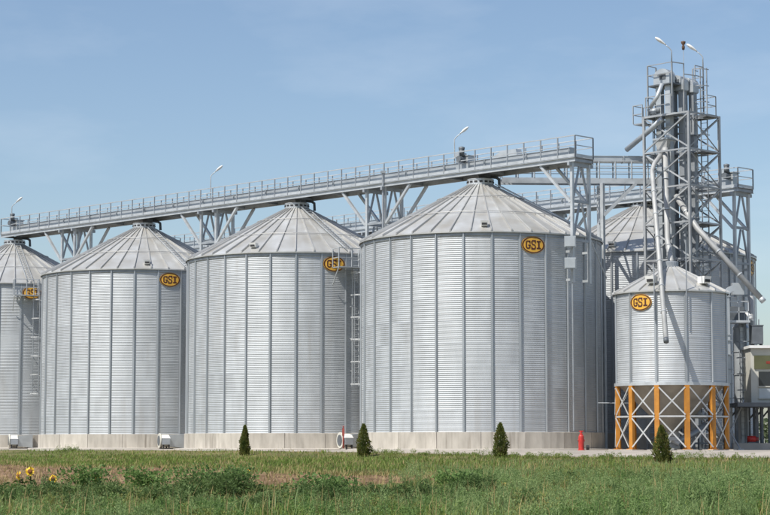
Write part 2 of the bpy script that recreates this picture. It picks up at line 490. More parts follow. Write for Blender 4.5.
# --- letters of the oval plate, drawn on a 5 x 7 grid as slab-serif strokes
def rect(x0, y0, x1, y1): return [(x0, y0), (x1, y0), (x1, y1), (x0, y1)]
LET = {
 'G': [[(0, 1.3), (1.3, 1.3), (1.3, 5.7), (0, 5.7)], [(0, 5.7), (1.3, 5.7), (1.9, 5.9), (1.2, 7)], [(1.2, 7), (1.9, 5.9), (3.4, 5.9), (3.9, 7)],
       [(3.9, 7), (3.4, 5.9), (3.9, 5.4), (5, 5.9)], rect(3.9, 4.6, 5, 7), [(0, 1.3), (1.2, 0), (1.9, 1.1), (1.3, 1.3)], [(1.2, 0), (3.9, 0), (3.4, 1.1), (1.9, 1.1)],
       [(3.9, 0), (5, 1.1), (3.9, 1.6), (3.4, 1.1)], rect(3.8, 1.1, 5, 3.4), rect(2.7, 2.5, 5.3, 3.6)],
 'S': [[(0, 4.6), (1.3, 4.8), (1.3, 5.6), (0, 5.9)], [(0, 5.9), (1.3, 5.6), (1.8, 5.9), (1.1, 7)], [(1.1, 7), (1.8, 5.9), (3.3, 5.9), (3.9, 7)], [(3.9, 7), (3.3, 5.9), (3.8, 5.4), (5, 6)],
       rect(3.9, 4.7, 5, 7), [(0, 4.6), (1.0, 3.3), (1.7, 4.2), (1.3, 4.8)], [(1.0, 3.3), (3.9, 2.9), (4.3, 3.6), (1.7, 4.2)], [(3.9, 2.9), (3.7, 2.2), (5, 2.4), (4.3, 3.6)],
       [(3.7, 2.2), (3.7, 1.4), (5, 1.1), (5, 2.4)], [(3.7, 1.4), (3.2, 1.1), (3.9, 0), (5, 1.1)], [(3.2, 1.1), (1.7, 1.1), (1.1, 0), (3.9, 0)], [(1.7, 1.1), (1.2, 1.6), (0, 1.0), (1.1, 0)], rect(0, 0, 1.1, 2.3)],
 'I': [rect(0, 0, 4, 1.2), rect(0, 5.8, 4, 7), rect(1.25, 1.2, 2.75, 5.8)],
}
def logo_parts(rad, th0, zc, a, bb):
    """meshes of plate, border and three letters, bent round a wall of radius rad"""
    def pos(x, y, out):
        th = th0 + x / rad
        return ((rad + out) * math.sin(th), -(rad + out) * math.cos(th), zc + y)
    N = 48; plate = MB(); rim = MB()
    ring = lambda k, o: [pos(a * k * math.cos(2 * math.pi * i / N), bb * k * math.sin(2 * math.pi * i / N), o) for i in range(N)]
    vs = ring(1, 0.0) + ring(1, 0.05) + ring(.5, 0.05) + [pos(0, 0, .05)]
    fs = [(i, (i + 1) % N, N + (i + 1) % N, N + i) for i in range(N)] + [(N + i, N + (i + 1) % N, 2 * N + (i + 1) % N, 2 * N + i) for i in range(N)]
    fs += [(2 * N + i, 2 * N + (i + 1) % N, 3 * N) for i in range(N)]
    plate.add(vs, fs)
    vs = ring(.97, .05) + ring(.97, .058) + ring(.86, .058) + ring(.86, .05)
    fs = [(j * N + i, j * N + (i + 1) % N, (j + 1) * N + (i + 1) % N, (j + 1) * N + i) for j in range(3) for i in range(N)]
    rim.add(vs, fs)
    out = [('logo_plate', plate.mesh('logo_plate', 'gold')), ('border', rim.mesh('border', 'maroon'))]
    hgt = bb * 0.98
    for ch, x0, w, sc in (('G', -0.66 * a, 0.40 * a, 1.0), ('S', -0.19 * a, 0.40 * a, 1.16), ('I', 0.29 * a, 0.36 * a, 1.0)):
        m = MB()
        for q in LET[ch]:
            g = [(x0 + x / 5 * w if ch != 'I' else x0 + x / 4 * w, (y / 7 - .5) * hgt * sc) for x, y in q]
            m.add([pos(x, y, .05) for x, y in g] + [pos(x, y, .06) for x, y in g], [(4, 5, 6, 7), (0, 1, 5, 4), (1, 2, 6, 5), (2, 3, 7, 6), (3, 0, 4, 7)])
        out.append(('letter', m.mesh('letter', 'maroon')))
    return out

def add_logo(parent, parts, rz=0.0):
    pl = put(parts[0][0], parts[0][1], parent, rz=rz)
    for nm, me in parts[1:]: put(nm, me, pl)

# --- shared meshes of the big silos
SEC = 2 * math.pi / NST
sheet_me = sheet_mesh('wall_sheet', RAD, SEC, RING, 11, 'galv_wall')
stiff_me = stiff_mesh('stiffener', RAD, HE - HF - 0.03)
RO, RI, ZI = RAD + 0.14, 0.66, HE + 0.06 + (RAD + 0.14 - 0.66) * 0.535
pan_me = roof_panel_mesh('roof_panel', RI, RO, HE + 0.06, ZI, math.pi / NPAN)
rib_me = rib_mesh('roof_rib', RI, RO + 0.015, HE + 0.07, ZI + 0.005)
NCON = 18
b = MB(); hc = math.pi / NCON - 0.0022
b.lathe([(RAD + 0.12, 0), (RAD + 0.12, HF - 0.012), (RAD + 0.105, HF), (RAD - 0.25, HF), (RAD - 0.25, 0)], 5, a0=-hc, a1=hc, closed=True)
conc_me = b.mesh('concrete_panel', 'concrete')
b = MB(); b.lathe([(RAD + 0.09, 0), (RAD + 0.09, HF - 0.03), (RAD - 0.3, HF - 0.03)], 72); core_me = b.mesh('joint_core', 'footing')
b = MB(); b.lathe([(RAD + 0.75, -0.2), (RAD + 0.75, 0.075), (RAD - 0.1, 0.11)], 72); foot_me = b.mesh('footing_ring', 'footing')
ring_mes = []
for rr in (2.35, 4.35):
    b = MB(); z = HE + 0.06 + (RO - rr) * 0.535 + 0.10
    b.tube([(rr * math.sin(k * math.pi / NPAN * 2), -rr * math.cos(k * math.pi / NPAN * 2), z) for k in range(NPAN + 1)], 0.022, 5, False)
    ring_mes.append(b.mesh('roof_ring', 'galv_rib', True))
b = MB(); b.lathe([(RI + .06, ZI - .05), (RI + .06, ZI + .29), (RI + .08, ZI + .29), (RI + .08, ZI + .32), (RI - .3, ZI + .36), (0.02, ZI + .36)], 24); collar_me = b.mesh('roof_collar', 'steel')
b = MB(); b.box((0, -(RI + .062), ZI + .16), (.17, .03, .09)); slot_me = b.mesh('vent_slot', 'black')
b = MB(); b.lathe([(RAD - .02, HE - .16), (RAD + .05, HE - .16), (RAD + .05, HE + .03), (RAD - .02, HE + .03)], 84); eave_me = b.mesh('eave_ring', 'steel_dull')
b = MB()
b.hexa([(-.16, -.18, 0), (.16, -.18, 0), (.16, .22, 0), (-.16, .22, 0), (-.20, -.26, .26), (.20, -.26, .26), (.18, .2, .26), (-.18, .2, .26)])
vent_me = b.mesh('roof_vent', 'white')
b = MB(); b.box((0, -.2, .10), (.26, .08, .10)); vopen_me = b.mesh('opening', 'black')
logo_big = logo_parts(RAD + .012, R_(21.6), HE - 0.60, 0.64, 0.43)

def silo_body(root):
    put('footing', foot_me, root); put('joint_core', core_me, root)
    for k in range(NCON): put('concrete_panel', conc_me, root, rz=2 * math.pi * (k + .35) / NCON)
    for i in range(NR):
        for k in range(NST // 2):
            put('wall_sheet', sheet_me, root, (0, 0, HF + i * RING), R_(ST_OFF) + SEC * (2 * k + 1 + (i % 2)))
    for k in range(NST): put('stiffener', stiff_me, root, (0, 0, HF), R_(ST_OFF) + SEC * k)
    put('eave_ring', eave_me, root)
    for k in range(NPAN):
        put('roof_panel', pan_me, root, rz=2 * math.pi * (k + .5) / NPAN + R_(2))
        put('roof_rib', rib_me, root, rz=2 * math.pi * k / NPAN + R_(2))
    for m in ring_mes: put('roof_ring', m, root)
    col = put('roof_collar', collar_me, root)
    for k in range(16): put('vent_slot', slot_me, col, rz=2 * math.pi * k / 16)

def roof_vent(root, th, r=6.0):
    o = put('roof_vent', vent_me, root, (r * math.sin(th), -r * math.cos(th), HE + 0.07 + (RO - r) * 0.535), th)
    put('opening', vopen_me, o)

def roof_ladder(root, th):
    """rungs and rails of a ladder lying on the roof"""
    b = MB(); x = Vector((math.cos(th), math.sin(th), 0))
    pt = lambda r, o: Vector((r * math.sin(th), -r * math.cos(th), HE + .06 + (RO - r) * .535 + .17)) + x * o
    for o in (-.2, .2): b.bar(pt(RO - .1, o), pt(RI + .3, o), .04, .05)
    for k in range(18): b.bar(pt(RO - .2 - k * .3, -.2), pt(RO - .2 - k * .3, .2), .03, .03)
    return b.build('roof_ladder', 'steel', root)

def ladder_platform(root, thp, thl):
    """eave platform with rails and a caged ladder below it"""
    def Q(th, r, z): return Vector((r * math.sin(th), -r * math.cos(th), z))
    zp = HE - 0.85
    b = MB(); tx = Vector((math.cos(thp), math.sin(thp), 0)); rd = Vector((math.sin(thp), -math.cos(thp), 0))
    base = rd * (RAD + .1)
    def pp(s_, d, z): return base + tx * s_ + rd * d + Vector((0, 0, z))
    b.hexa([pp(-.75, 0, zp), pp(.85, 0, zp), pp(.85, .85, zp), pp(-.75, .85, zp), pp(-.75, 0, zp + .05), pp(.85, 0, zp + .05), pp(.85, .85, zp + .05), pp(-.75, .85, zp + .05)])
    deck = b.build('platform', 'steel', root)
    for s_ in (-.75, .85):
        b = MB(); b.bar(pp(s_, .8, zp - .03), pp(s_, .02, zp - .95), .05, .05); b.build('bracket', 'steel', deck)
    for s_, d in ((-.75, .03), (-.75, .83), (.05, .83), (.85, .83), (.85, .03)):
        b = MB(); b.bar(pp(s_, d, zp + .05), pp(s_, d, zp + 1.1), .05, .05); b.build('rail_post', 'steel', deck)
    for h in (.55, 1.08):
        b = MB(); q = [pp(-.75, .03, zp + h), pp(-.75, .83, zp + h), pp(.85, .83, zp + h), pp(.85, .03, zp + h)]
        for i in range(3): b.bar(q[i], q[i + 1], .045, .045)
        b.build('handrail', 'steel', deck)
    # ladder
    tl = Vector((math.cos(thl), math.sin(thl), 0)); rl = Vector((math.sin(thl), -math.cos(thl), 0)); b0 = rl * (RAD + .24)
    z0, z1 = 3.55, zp + 1.05
    b = MB()
    for o in (-.21, .21): b.bar(b0 + tl * o + Vector((0, 0, z0)), b0 + tl * o + Vector((0, 0, z1)), .05, .04)
    k = z0 + .15
    while k < z1: b.tube([b0 - tl * .21 + Vector((0, 0, k)), b0 + tl * .21 + Vector((0, 0, k))], .014, 5); k += .3
    lad = b.build('ladder', 'steel', root)
    nh = 6
    for i in range(nh):
        z = z0 + .1 + (zp - .25 - z0 - .1) * i / (nh - 1); b = MB()
        pts = [b0 + tl * (-.38 * math.cos(a)) + rl * (.12 + .66 * math.sin(a)) + Vector((0, 0, z)) for a in [math.pi * j / 10 for j in range(11)]]
        pts = [b0 - tl * .21 + Vector((0, 0, z))] + pts + [b0 + tl * .21 + Vector((0, 0, z))]
        for p, q in zip(pts, pts[1:]): b.bar(p, q, .02, .075)
        b.build('cage_hoop', 'brace_white', lad)
    for a in (.5, math.pi / 2, math.pi - .5):
        b = MB(); p = b0 + tl * (-.38 * math.cos(a)) + rl * (.12 + .66 * math.sin(a))
        b.bar(p + Vector((0, 0, z0 + .1)), p + Vector((0, 0, zp - .2)), .04, .02, rl); b.build('cage_strap', 'steel', lad)
    for z in (4.4, 6.2, 8.0):
        b = MB()
        for o in (-.21, .21): b.bar(b0 + tl * o + Vector((0, 0, z)), b0 + tl * o - rl * .22 + Vector((0, 0, z)), .04, .04)
        b.build('stand_off', 'steel', lad)

GRP = 'big grain silos in two rows'
silo = thing('grain_silo', 'nearest and largest corrugated grain silo with galvanised walls and cone roof', 'silo', S(0, 0), group=GRP)
silo_body(silo)
KM = kids_map()
lab = {1: 'second nearest big corrugated silo, with caged ladder and platform beside its oval plate',
       2: 'third big corrugated silo in the front row, second from the left edge',
       3: 'leftmost big corrugated silo, cut by the left edge of the picture',
       'b': 'big silo in the back row, half hidden behind the lattice tower'}
silos = {0: silo}
for key, pos in ((1, S(SP, 0)), (2, S(2 * SP, 0)), (3, S(3 * SP, 0)), ('b', S(0, ROW2))):
    o = copy_tree(silo, KM); o.location = pos; o['label'] = lab[key]; silos[key] = o
for key, o in silos.items(): add_logo(o, logo_big, R_(44) if key == 'b' else 0.0)
roof_vent(silos[0], R_(-1)); roof_vent(silos[1], R_(-21)); roof_vent(silos[2], R_(9)); roof_vent(silos['b'], R_(-24))
for k in (1, 3):
    ladder_platform(silos[k], R_(27 if k == 1 else 17), R_(32.5 if k == 1 else 24))
    roof_ladder(silos[k], R_(30 if k == 1 else 20))
roof_ladder(silos[2], R_(32)); roof_ladder(silos[0], R_(62))

# --- the small hopper-bottomed silo on orange legs
HX = at(670.6, 300, 98.5)
HR, HZ0, HRING, HNR = 2.80, 3.30, 1.125, 4
HZE = HZ0 + HNR * HRING
hop = thing('hopper_silo', 'small hopper bottom silo on orange legs with white cross braces', 'silo', (HX.x, HX.y, 0))
hs_me = sheet_mesh('wall_sheet', HR, R_(30), HRING, 11, 'galv_wall', 12)
for i in range(HNR):
    for k in range(6): put('wall_sheet', hs_me, hop, (0, 0, HZ0 + i * HRING), R_(60 * k + 30 * (i % 2)) + R_(6.7))
hst_me = stiff_mesh('stiffener', HR, HNR * HRING - .02, 0.11, 0.07)
TH0 = R_(15 - 8.3)
for k in range(12): put('stiffener', hst_me, hop, (0, 0, HZ0), TH0 + R_(30) * k)
zA = HZE + .05 + (HR + .12 - .35) * .535
hp_me = roof_panel_mesh('roof_panel', .35, HR + .12, HZE + .05, zA, math.pi / 18)
hr_me = rib_mesh('roof_rib', .35, HR + .13, HZE + .06, zA + .005, .07, .08)
for k in range(18):
    put('roof_panel', hp_me, hop, rz=2 * math.pi * (k + .5) / 18)
    put('roof_rib', hr_me, hop, rz=2 * math.pi * k / 18)
b = MB(); b.lathe([(.42, zA - .08), (.42, zA + .22), (.36, zA + .26), (.02, zA + .26)], 20); b.build('roof_collar', 'steel_dull', hop)
for th in (R_(-31), R_(36)):
    r = 2.35; o = put('roof_vent', vent_me, hop, (r * math.sin(th), -r * math.cos(th), HZE + .12 + (HR + .12 - r) * .535), th); o.scale = (1.25, 1.1, 1.35); put('opening', vopen_me, o)
add_logo(hop, logo_parts(HR + .012, R_(-39.5), HZE - .52, .60, .41))
b = MB(); b.lathe([(HR - .02, HZ0 - .10), (HR + .07, HZ0 - .10), (HR + .07, HZ0 + .06), (HR, HZ0 + .06)], 72); b.build('ring_beam', 'steel', hop)
b = MB(); b.lathe([(HR - .12, HZ0 - .02), (.30, .95), (.30, .72), (.02, .72)], 36); b.build('hopper_cone', 'cone', hop)
b = MB(); b.box((0, 0, .60), (.55, .55, .18)); b.tube([(0, 0, .52), (.35, -.25, .34)], .14, 10); b.build('outlet', 'brace_white', hop)
leg_h = HZ0 - .10 - .10
b = MB()                                   # a lipped channel column on its base plate
b.bar((0, -(HR + .06), .10), (0, -(HR + .06), .10 + leg_h), .24, .02, (0, 1, 0))
for sx in (-1, 1): b.bar((sx * .11, -(HR - .03), .10), (sx * .11, -(HR - .03), .10 + leg_h), .02, .16, (0, 1, 0))
b.box((0, -HR, .085), (.42, .36, .03))
leg_me = b.mesh('leg', 'orange')
for k in range(12): put('leg', leg_me, hop, rz=TH0 + R_(30) * k)
b = MB(); b.box((0, -HR, .02), (.85, .75, .10)); pad_me = b.mesh('pad', 'footing')
for k in range(12): put('concrete_pad', pad_me, hop, rz=TH0 + R_(30) * k)
rb = HR + .085
def rim(th, z, r=rb): return Vector((r * math.sin(th), -r * math.cos(th), z))
h0, h1, h2 = .18, 1.68, 3.10
dd = R_(2.3)
a0, a1 = -R_(15) + dd, R_(15) - dd
for nm, p, q, mat in (('cross_brace', rim(a0, h0), rim(a1, h1 - .08), 'brace_white'), ('cross_brace', rim(a1, h0, rb + .018), rim(a0, h1 - .08, rb + .018), 'brace_white'),
                      ('cross_brace', rim(a0, h1 + .08), rim(a1, h2), 'brace_white'), ('cross_brace', rim(a1, h1 + .08, rb + .018), rim(a0, h2, rb + .018), 'brace_white'),
                      ('girt', rim(a0, h1), rim(a1, h1), 'brace_white')):
    b = MB(); rad = (p + q) / 2; rad.z = 0
    b.bar(p, q, (.068 if nm == 'cross_brace' else .085), .014, rad.normalized())
    me = b.mesh(nm, mat)
    for k in range(12): put(nm, me, hop, rz=TH0 + R_(30) * (k + .5))
for th, z0, z1 in ((R_(-16 - 8.3 + 0.5), 6.35, 9.1), (R_(15.2 - 8.3), 6.15, 10.3)):
    b = MB(); b.tube([rim(th, z0, HR + .16), rim(th, z1, HR + .16)], .03, 6); b.build('conduit', 'steel_dull', hop)

# ================================================================== WALKWAYS OVER THE ROWS
ZB = 14.67                                  # underside of the walkway beams
def rails_run(parent, pa, pb, zdeck, step, htop=1.10, mat='steel', post_me=None):
    """posts and three rails between two plan points"""
    d = pb - pa; L = d.length; n = max(1, round(L / step))
    for k in range(n + 1):
        p = pa + d * (k / n)
        o = put('rail_post', post_me, parent, (p.x, p.y, zdeck))
    for nm, h, w, t in (('top_rail', htop, .05, .05), ('mid_rail', htop * .55, .04, .04), ('toe_board', .09, .012, .15)):
        b = MB(); b.bar((pa.x, pa.y, zdeck + h), (pb.x, pb.y, zdeck + h), w, t); b.build(nm, mat, parent)

b = MB(); b.box((0, 0, .54), (.055, .055, 1.10), PHI); post_me = b.mesh('rail_post', 'steel_dull')

def walkway(name, label, u0, u1, v, zb, with_drive):
    root = thing(name, label, 'walkway', (0, 0, 0))
    hw = .72
    for s_ in (-1, 1):
        b = MB(); b.channel(S(u0, v + s_ * hw, zb + .11), S(u1, v + s_ * hw, zb + .11), .10, .22, .014, s_); b.build('edge_beam', 'steel', root)
    n = int(abs(u1 - u0) / 3)
    for k in range(n + 1):
        u = u0 + (u1 - u0) * k / n; u = min(max(u, min(u0, u1) + .1), max(u0, u1) - .1)
        b = MB(); b.bar(S(u, v - hw + .02, zb + .10), S(u, v + hw - .02, zb + .10), .09, .14); b.build('cross_beam', 'steel_dull', root)
    b = MB(); b.bar(S(u0, v, zb + .235), S(u1, v, zb + .235), 2 * hw, .03); b.build('deck', 'steel_dull', root)
    zd = zb + .25
    for s_ in (-1, 1): rails_run(root, S(u0, v + s_ * hw), S(u1, v + s_ * hw), zd, 1.16, 1.10, 'steel', post_me)
    for ue in (u0, u1): rails_run(root, S(ue, v - hw), S(ue, v + hw), zd, 1.6, 1.10, 'steel', post_me)
    # chain conveyor trough on the deck, made of flanged lengths
    m = int(abs(u1 - u0) / 3.05); sg = 1 if u1 > u0 else -1
    lu = (abs(u1 - u0) - 1.6) / m
    tb = MB(); tb.bar(Vector((0, 0, .36)), Vector((U.x * (lu - .03), U.y * (lu - .03), .36)), .46, .44)
    for e in (0.02, lu - .05): tb.bar(Vector((U.x * e, U.y * e, .36)), Vector((U.x * (e + .03), U.y * (e + .03), .36)), .56, .54)
    tb.bar(Vector((0, 0, .60)), Vector((U.x * (lu - .03), U.y * (lu - .03), .60)), .54, .03)
    tme = tb.mesh('conveyor_section', 'duct')
    cv = put('conveyor', None, root)
    for k in range(m):
        p = S(min(u0, u1) + .8 + k * lu, v + .06); put('conveyor_section', tme, cv, (p.x, p.y, zd))
    lb = MB()
    for o in (-.2, .2): lb.bar((V.x * o, V.y * o, 0), (V.x * o, V.y * o, .14), .06, .06)
    lme = lb.mesh('conveyor_foot', 'steel_dull')
    for k in range(m + 1):
        p = S(min(u0, u1) + .8 + k * lu, v + .06); put('conveyor_foot', lme, cv, (p.x, p.y, zd))
    return root, zd

wf, ZD = walkway('walkway', 'long front conveyor walkway with grey railings running over the silo tops', -7.25, 45.0, 0.0, ZB, True)
wr, ZDR = walkway('walkway', 'lower rear conveyor walkway glimpsed behind the front one, ending right of the tower', -7.3, 44.4, ROW2, ZB - .27, False)

# drive units of the front conveyor
def drive(u, v, zd, label, big=True):
    p = S(u, v, zd)
    r = thing('conveyor_drive', label, 'machine', p, math.atan2(U.y, U.x))
    b = MB(); b.box((0, 0, .45), (.9, .55, .9)); b.box((0, 0, .93), (1.0, .65, .05)); b.build('housing', 'duct', r)
    b = MB(); b.tube([(-.15, .28, .72), (-.15, .72, .72)], .17, 14); b.build('gearbox', 'steel_dark', r)
    b = MB(); b.tube([(-.15, .45, .90), (-.15, .45, 1.28)], .15, 14); b.lathe([(.17, 1.28), (.17, 1.38), (.05, 1.42)], 14, (-.15, .45, 0)); b.build('motor', 'steel_dark', r, True)
    b = MB(); b.box((.35, 0, 1.05), (.5, .4, .2)); b.build('inlet', 'duct', r)
    for x in (-.4, .4):
        b = MB(); b.box((x, 0, .0), (.08, .6, .06)); b.build('foot', 'steel_dark', r)
    return r
drive(1.05, -.05, ZD, 'dark geared drive motor on the front walkway above the nearest silo')
b = MB()
tb = thing('inlet_box', 'pale sheet metal inlet box on the front walkway right of the drive motor', 'machine', S(-1.9, .06, ZD + .60), math.atan2(U.y, U.x))
b = MB(); b.hexa([(-.9, -.24, .02), (.9, -.24, .02), (.9, .24, .02), (-.9, .24, .02), (-.8, -.22, .35), (.25, -.22, .35), (.25, .22, .35), (-.8, .22, .35)]); b.build('hood', 'duct', tb)
b = MB(); b.box((-.45, -.245, .18), (.3, .02, .16)); b.build('inspection_door', 'steel_dark', tb)
drive(44.1, -.05, ZD, 'small tail drive at the far left end of the front walkway')
dr = drive(-6.2, ROW2, ZDR, 'tail drive at the right end of the rear walkway')

# spouts from walkway to each silo collar
for key, uu, lb_ in ((0, 0, 'nearest silo'), (1, SP, 'second silo'), (2, 2 * SP, 'third silo'), (3, 3 * SP, 'leftmost silo')):
    r = thing('roof_spout', 'dark square drop spout between walkway and collar of the ' + lb_, 'spout', S(uu - .2, .12, ZI + .35), PHI)
    b = MB(); b.hexa([(-.20, -.2, 0), (.20, -.2, 0), (.20, .2, 0), (-.20, .2, 0), (-.24, -.24, .24), (.24, -.24, .24), (.24, .24, .24), (-.24, .24, .24)]); b.build('chute', 'steel_dark', r)
    b = MB(); b.box((0, 0, .015), (.52, .52, .03)); b.build('flange', 'steel_dull', r)
    # side inlet elbow right of the collar
    b = MB(); b.tube([(.20, -.10, .14), (.62, -.30, .12), (.76, -.36, .02), (.78, -.37, -.42)], .085, 8); b.build('dust_elbow', 'steel_dark', r)

# --- support frames
def frame(label, ulist, v, zb, zbot, struts, boxes=False, name='support_frame', guy=False):
    r = thing(name, label, 'frame', S(sum(ulist) / len(ulist), v, 0))
    o = r.location
    def add(nm, p, q, w, h, mat='steel', kind='bar', parent=None):
        b = MB(); p, q = p - o, q - o
        (b.bar if kind == 'bar' else b.angle)(p, q, w, h); return b.build(nm, mat, parent or r)
    for u in ulist:
        for s_ in (-1, 1): add('leg', S(u, v + s_ * .66, zbot), S(u, v + s_ * .66, zb - .002), .16, .14)
        add('head_beam', S(u, v - .95, zb - .10), S(u, v + .95, zb - .10), .15, .19, 'steel_dull')
        zt = zb - 2.0
        add('tie_beam', S(u, v - .60, zt), S(u, v + .60, zt), .12, .14, 'steel_dull')
        add('tie_beam', S(u, v - .60, zt - 2.0), S(u, v + .60, zt - 2.0), .12, .12, 'steel_dull')
        for s_ in (-1, 1):
            add('brace', S(u, v + s_ * .10, zb - .2), S(u, v + s_ * .58, zt + .1), .09, .09, 'steel_dull')
            add('brace', S(u, v + s_ * .10, zt - .1), S(u, v + s_ * .58, zt - 1.95), .09, .09, 'steel_dull')
        if zbot > 2:
            for s_ in (-1, 1):
                for z in (zbot + .15, zbot + 1.6):
                    pu = -1 if u > ulist[0] - 1e-6 and len(ulist) > 1 and u == max(ulist) else 1
                    pu = pu if len(ulist) > 1 else 1
                    tgt = -1 * pu
                    add('wall_bracket', S(u, v + s_ * .66, z), S(u + (.42 if u == min(ulist) and len(ulist) == 1 else (-.42 if u == min(ulist) else .42)), v + s_ * .64, z), .10, .12)
    if len(ulist) == 2:
        for s_ in (-1, 1):
            for z in (zb - 2.0, zb - 4.0): add('tie_beam', S(ulist[0] + .07, v + s_ * .66, z), S(ulist[1] - .07, v + s_ * .66, z), .10, .12, 'steel_dull')
    for u, du in struts:
        for s_ in (-1, 1):
            add('strut', S(u + .09 * (1 if du > 0 else -1), v + s_ * .66, zb - 2.05), S(u + du, v + s_ * .66, zb - .01), .15, .13)
    if boxes:
        for z in (10.55, 9.45):
            b = MB(); p = S(ulist[0] - .13, v - 1.0, z) - o; b.box(p, (.58, .24, .56), -R_(8)); cb = b.build('control_box', 'duct', r)
            b = MB(); b.box(p + Vector((-.02, -.14, 0)), (.5, .03, .48), -R_(8)); b.build('box_door', 'duct', cb)
        b = MB(); p = S(ulist[0], v - .70, 0) - o; b.tube([p + Vector((0, 0, 1.0)), p + Vector((0, 0, zbot))], .035, 6); b.build('conduit', 'steel_dull', r)
        add('guy_bar', S(ulist[0], v + .70, 10.9), S(ulist[0] + .3, v + 2.4, 8.9), .05, .05)
    return r
GF = 'walkway support frames'
mid = SP / 2
fr = [frame('end support frame with two control boxes beside the nearest silo', [-6.98], 0, ZB, 8.5, [(-6.98, 2.1)], True),
      frame('walkway support frame between the nearest and the second silo', [mid - .72, mid + .72], 0, ZB, 8.5, [(mid - .72, -2.0), (mid + .72, 2.0)]),
      frame('walkway support frame between the second and the third silo', [SP + mid - .72, SP + mid + .72], 0, ZB, 8.5, [(SP + mid - .72, -2.0), (SP + mid + .72, 2.0)]),
      frame('walkway support frame between the third and the leftmost silo', [2 * SP + mid - .72, 2 * SP + mid + .72], 0, ZB, 8.5, [(2 * SP + mid - .72, -2.0), (2 * SP + mid + .72, 2.0)]),
      frame('end frame of the rear walkway, right of the lattice tower', [-6.98], ROW2, ZB - .27, 8.5, [(-6.98, 2.1)]),
      frame('rear walkway frame glimpsed right of the nearest silo roof', [mid - .72, mid + .72], ROW2, ZB - .27, 0, [(mid - .72, -2.0), (mid + .72, 2.0)]),
      frame('rear walkway frame glimpsed between the nearest and second silo roofs', [SP + mid - .72, SP + mid + .72], ROW2, ZB - .27, 0, [(SP + mid - .72, -2.0), (SP + mid + .72, 2.0)]),
      frame('rear walkway frame mostly hidden by the second silo roof', [2 * SP + mid - .72, 2 * SP + mid + .72], ROW2, ZB - .27, 0, [(2 * SP + mid - .72, -2.0), (2 * SP + mid + .72, 2.0)])]
for o in fr: o['group'] = GF
# conduit post with a small box rising past the walkway at the second frame
b = MB(); p = S(mid - .72, -.80, 11.2); b.bar(p, (p.x, p.y, 15.45), .10, .08); cp = b.build('conduit_post', 'steel_dull'); tag(cp, 'slim dark post rising past the walkway rail between nearest and second silo', 'post')
b = MB(); b.box((p.x, p.y, 15.5), (.28, .16, .14)); b.build('junction_box', 'steel_dull', cp)

# --- lamps on the walkway and on the tower
def lamp(p, hgt, dirx, label, rise=.35, big=1.0):
    r = thing('lamp_post', label, 'lamp', p)
    d = Vector((dirx[0], dirx[1], 0)).normalized()
    b = MB(); b.tube([(0, 0, 0), (0, 0, hgt)] + [(d.x * .35 * t, d.y * .35 * t, hgt + rise * .9 * t ** .7) for t in (.25, .6, 1)], [.035, .028, .026, .025, .024], 8); b.build('pole', 'steel', r, True)
    a = Vector((d.x * .30, d.y * .30, hgt + rise * .85)); t = Vector((d.x, d.y, .75)).normalized(); sd_ = t.cross(Vector((0, 0, 1))).normalized(); up = sd_.cross(t)
    m = MB(); N = 10; L = .62 * big; rings = []
    for i in range(9):
        f = i / 8; rr = .15 * big * (math.sin(math.pi * min(1, f * .86 + .10)) ** .7) * (.45 + .75 * f)
        rings.append([a + t * (L * f) + sd_ * rr * math.cos(2 * math.pi * k / N) + up * rr * .6 * math.sin(2 * math.pi * k / N) for k in range(N)])
    m.v = [tuple(q) for g in rings for q in g]
    for i in range(8):
        for k in range(N): m.f.append((i * N + k, i * N + (k + 1) % N, (i + 1) * N + (k + 1) % N, (i + 1) * N + k))
    m.f += [tuple(range(N))[::-1], tuple(8 * N + k for k in range(N))]
    m.build('lamp_head', 'white', r, True)
    return r
GL = 'lamps on the walkway and tower'
def u_for_px(px, v, z):
    lo, hi = -8, 46
    for _ in range(60):
        m = (lo + hi) / 2; p = S(m, v, z)
        x = 385 + F_PX * p.x / (p.y * math.cos(PITCH) + (z - ZC) * math.sin(PITCH))
        if x > px: lo = m
        else: hi = m
    return lo
for px, lb in ((454.5, 'white lamp on a slim pole above the walkway near the nearest silo'), (210.5, 'white lamp on a slim pole above the walkway between second and third silo'), (11.5, 'white lamp on a slim pole at the left end of the walkway')):
    tag(lamp(S(u_for_px(px, .80, 16), .80, ZD), 2.15, (.75, -.2), lb), group=GL)

# ================================================================== CROSS BRIDGE TO THE TOWER
TA = at(643.8, 116.3, 105.6); TA = Vector((TA.x, TA.y, 0))
TW, TB_ = 3.0, 2.72                         # tower size along the row and across it
def T(a, bb, z):
    return Vector((TA.x - U.x * a + V.x * bb, TA.y - U.y * a + V.y * bb, z))
br = thing('cross_bridge', 'grey conveyor bridge linking the front walkway with the lattice tower', 'bridge', (0, 0, 0))
BA, BB = Vector((6.35, 106.70, 0)), Vector((15.3, 107.20, 0))
bd = (BB - BA).normalized(); bn = Vector((-bd.y, bd.x, 0))
BL = (BB - BA).length
for s_ in (-1, 1):
    o = bn * s_ * .42
    b = MB(); b.channel(BA + o + Vector((0, 0, 14.69)), BB + o + Vector((0, 0, 14.69)), .1, .30, .016, s_); b.build('bottom_beam', 'steel', br)
    n = 10
    for k in range(n + 1):
        p = BA + bd * (BL * k / n) + o; b = MB(); b.bar(p + Vector((0, 0, 14.84)), p + Vector((0, 0, 15.78)), .06, .06); b.build('bridge_post', 'steel', br)
    for h in (15.18, 15.5, 15.80):
        b = MB(); b.bar(BA + o + Vector((0, 0, h)), BB + o + Vector((0, 0, h)), .035, .04); b.build('bridge_rail', 'steel', br)
